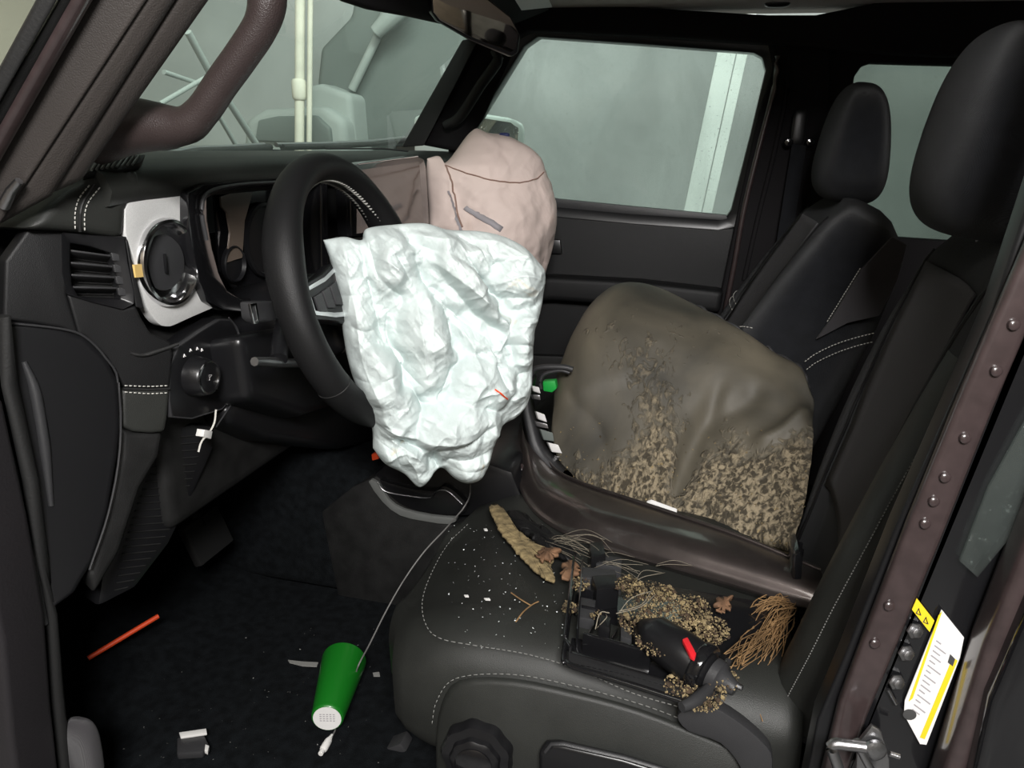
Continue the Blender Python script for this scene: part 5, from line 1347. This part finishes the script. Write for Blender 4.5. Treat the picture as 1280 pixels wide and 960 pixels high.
# ---- things in the footwell
fl = .0
t = empty('green_tumbler', A(412, 905, z=.03), 'green tumbler lying on the footwell carpet, base towards the viewer', 'cup')
cb_, ct_ = A(409, 898, z=.035), A(430, 826, z=.040)
axv = nrm(ct_-cb_); Lc = np.linalg.norm(ct_-cb_)
rb = 20.5/FPX*np.dot(cb_-CAM, FW); rt = 27.5/FPX*np.dot(ct_-CAM, FW)
tb = lathe('body', cb_, axv, [(rb*.90, .0), (rb*.97, .0015), (rb, .005), (rb+(rt-rb)*.5, Lc*.5), (rt, Lc*.97), (rt, Lc), (rt*.93, Lc), (rt*.9, Lc*.9), (rb*.85, Lc*.2)], 'green', t, n=40)
lathe('base_label', cb_, -axv, [(rb*.86, -.001), (rb*.86, .0008), (.0, .0009)], 'paper', t, n=36)
e1 = nrm(np.cross(axv, (0, 0, 1))); e2 = np.cross(e1, axv)
vv, ff = [], []
for r_, row in enumerate((.30, .14, -.02, -.18)):
    for c_ in range(5):
        p = cb_-axv*.0012+e1*rb*(-.45+.2*c_)+e2*rb*row
        b_ = len(vv); vv += [p, p+e1*rb*.13, p+e1*rb*.13+e2*rb*.07, p+e2*rb*.07]; ff.append([b_, b_+1, b_+2, b_+3])
mk('label_print', vv, ff, 'print_grey', t, smooth=False)
t = empty('charging_cable', A(585, 640, x=.12), 'thin grey charging cable trailing from the console to the footwell', 'cable')
c3 = [A(588, 604, x=.17), A(587, 620, x=.15), A(580, 634, x=.13), A(571, 645, x=.13), A(556, 662, x=.14), A(530, 690, x=.12), A(505, 725, x=.08), A(482, 765, x=.03), A(462, 805, x=-.03), A(448, 832, z=.07), A(440, 858, z=.0035), A(425, 895, z=.0035), A(418, 915, z=.0035), A(413, 922, z=.0035)]
tube('cord', crom(c3, 6), .0013, 'cable', t, n=6)
p0, p1 = A(413, 922, z=.006), A(396, 950, z=.006)
d_ = nrm(p1-p0)
lathe('plug_grip', p0, d_, [(.002, -.006), (.003, 0), (.0058, .008), (.006, .024), (.005, .026)], 'white_plastic', t, n=14)
lathe('plug_tip', p0+d_*.024, d_, [(.004, 0), (.004, .010), (.0035, .0105)], 'white_plastic', t, n=12)
t = tube('orange_rod', [A(110, 823, z=.058), A(198, 770, z=.085)], .0042, 'orange', None, n=12); tag(t, 'thin orange-red rod lying in the dark footwell', 'rod')
for q, lab in (([(121, 822), (128, 821), (130, 826), (122, 828)], 'tiny white clip just under the orange rod'), ([(117, 829), (126, 828), (127, 832), (118, 833)], 'lower grey clip below the orange rod'), ([(72, 761), (86, 758), (87, 764), (74, 767)], 'pale scrap by the end of the dash cover')):
    o = slab('plastic_clip', TR(q, z=.02), (0, 0, .006), 'white_plastic', None, bevel=.0012); tag(o, lab, 'clip', 'plastic scraps in the footwell')
t = empty('plastic_bracket', A(240, 930, z=.0), 'black and white broken bracket on the footwell carpet', 'bracket')
slab('bracket_body', TR([(222, 930), (255, 924), (262, 938), (254, 948), (222, 950)], z=.004), (0, 0, .012), 'plastic_grey', t, bevel=.003)
slab('white_strip', TR([(224, 918), (258, 913), (259, 919), (226, 924)], z=.016), (0, 0, .004), 'white_plastic', t, bevel=.001)
slab('white_tip', TR([(257, 934), (262, 936), (260, 944), (256, 942)], z=.012), (0, 0, .006), 'white_plastic', t, bevel=.001)
for q, lab in (([(360, 826), (378, 828), (398, 829), (396, 834), (378, 833), (362, 829)], 'torn pale paper strip beside the green tumbler'), ([(466, 842), (474, 841), (475, 846), (467, 846)], 'small pale flake right of the green tumbler')):
    o = slab('paper_scrap', TR(q, z=.004), (0, 0, .002), 'thread_dark', None, bevel=0); tag(o, lab, 'scrap', 'scraps beside the tumbler')
# seat rail
t = empty('seat_rail', A(500, 950, x=-.12), 'black steel seat rail under the driver cushion', 'rail')
slab('rail', TR([(470, 945), (490, 936), (520, 948), (560, 990), (500, 1000), (472, 985)], x=-.16), (.03, 0, 0), 'plastic_smooth', t, bevel=.003)
slab('rail_cap', TR([(478, 938), (500, 930), (508, 940), (486, 946)], x=-.165), (.03, 0, 0), 'plastic_grey', t, bevel=.003)
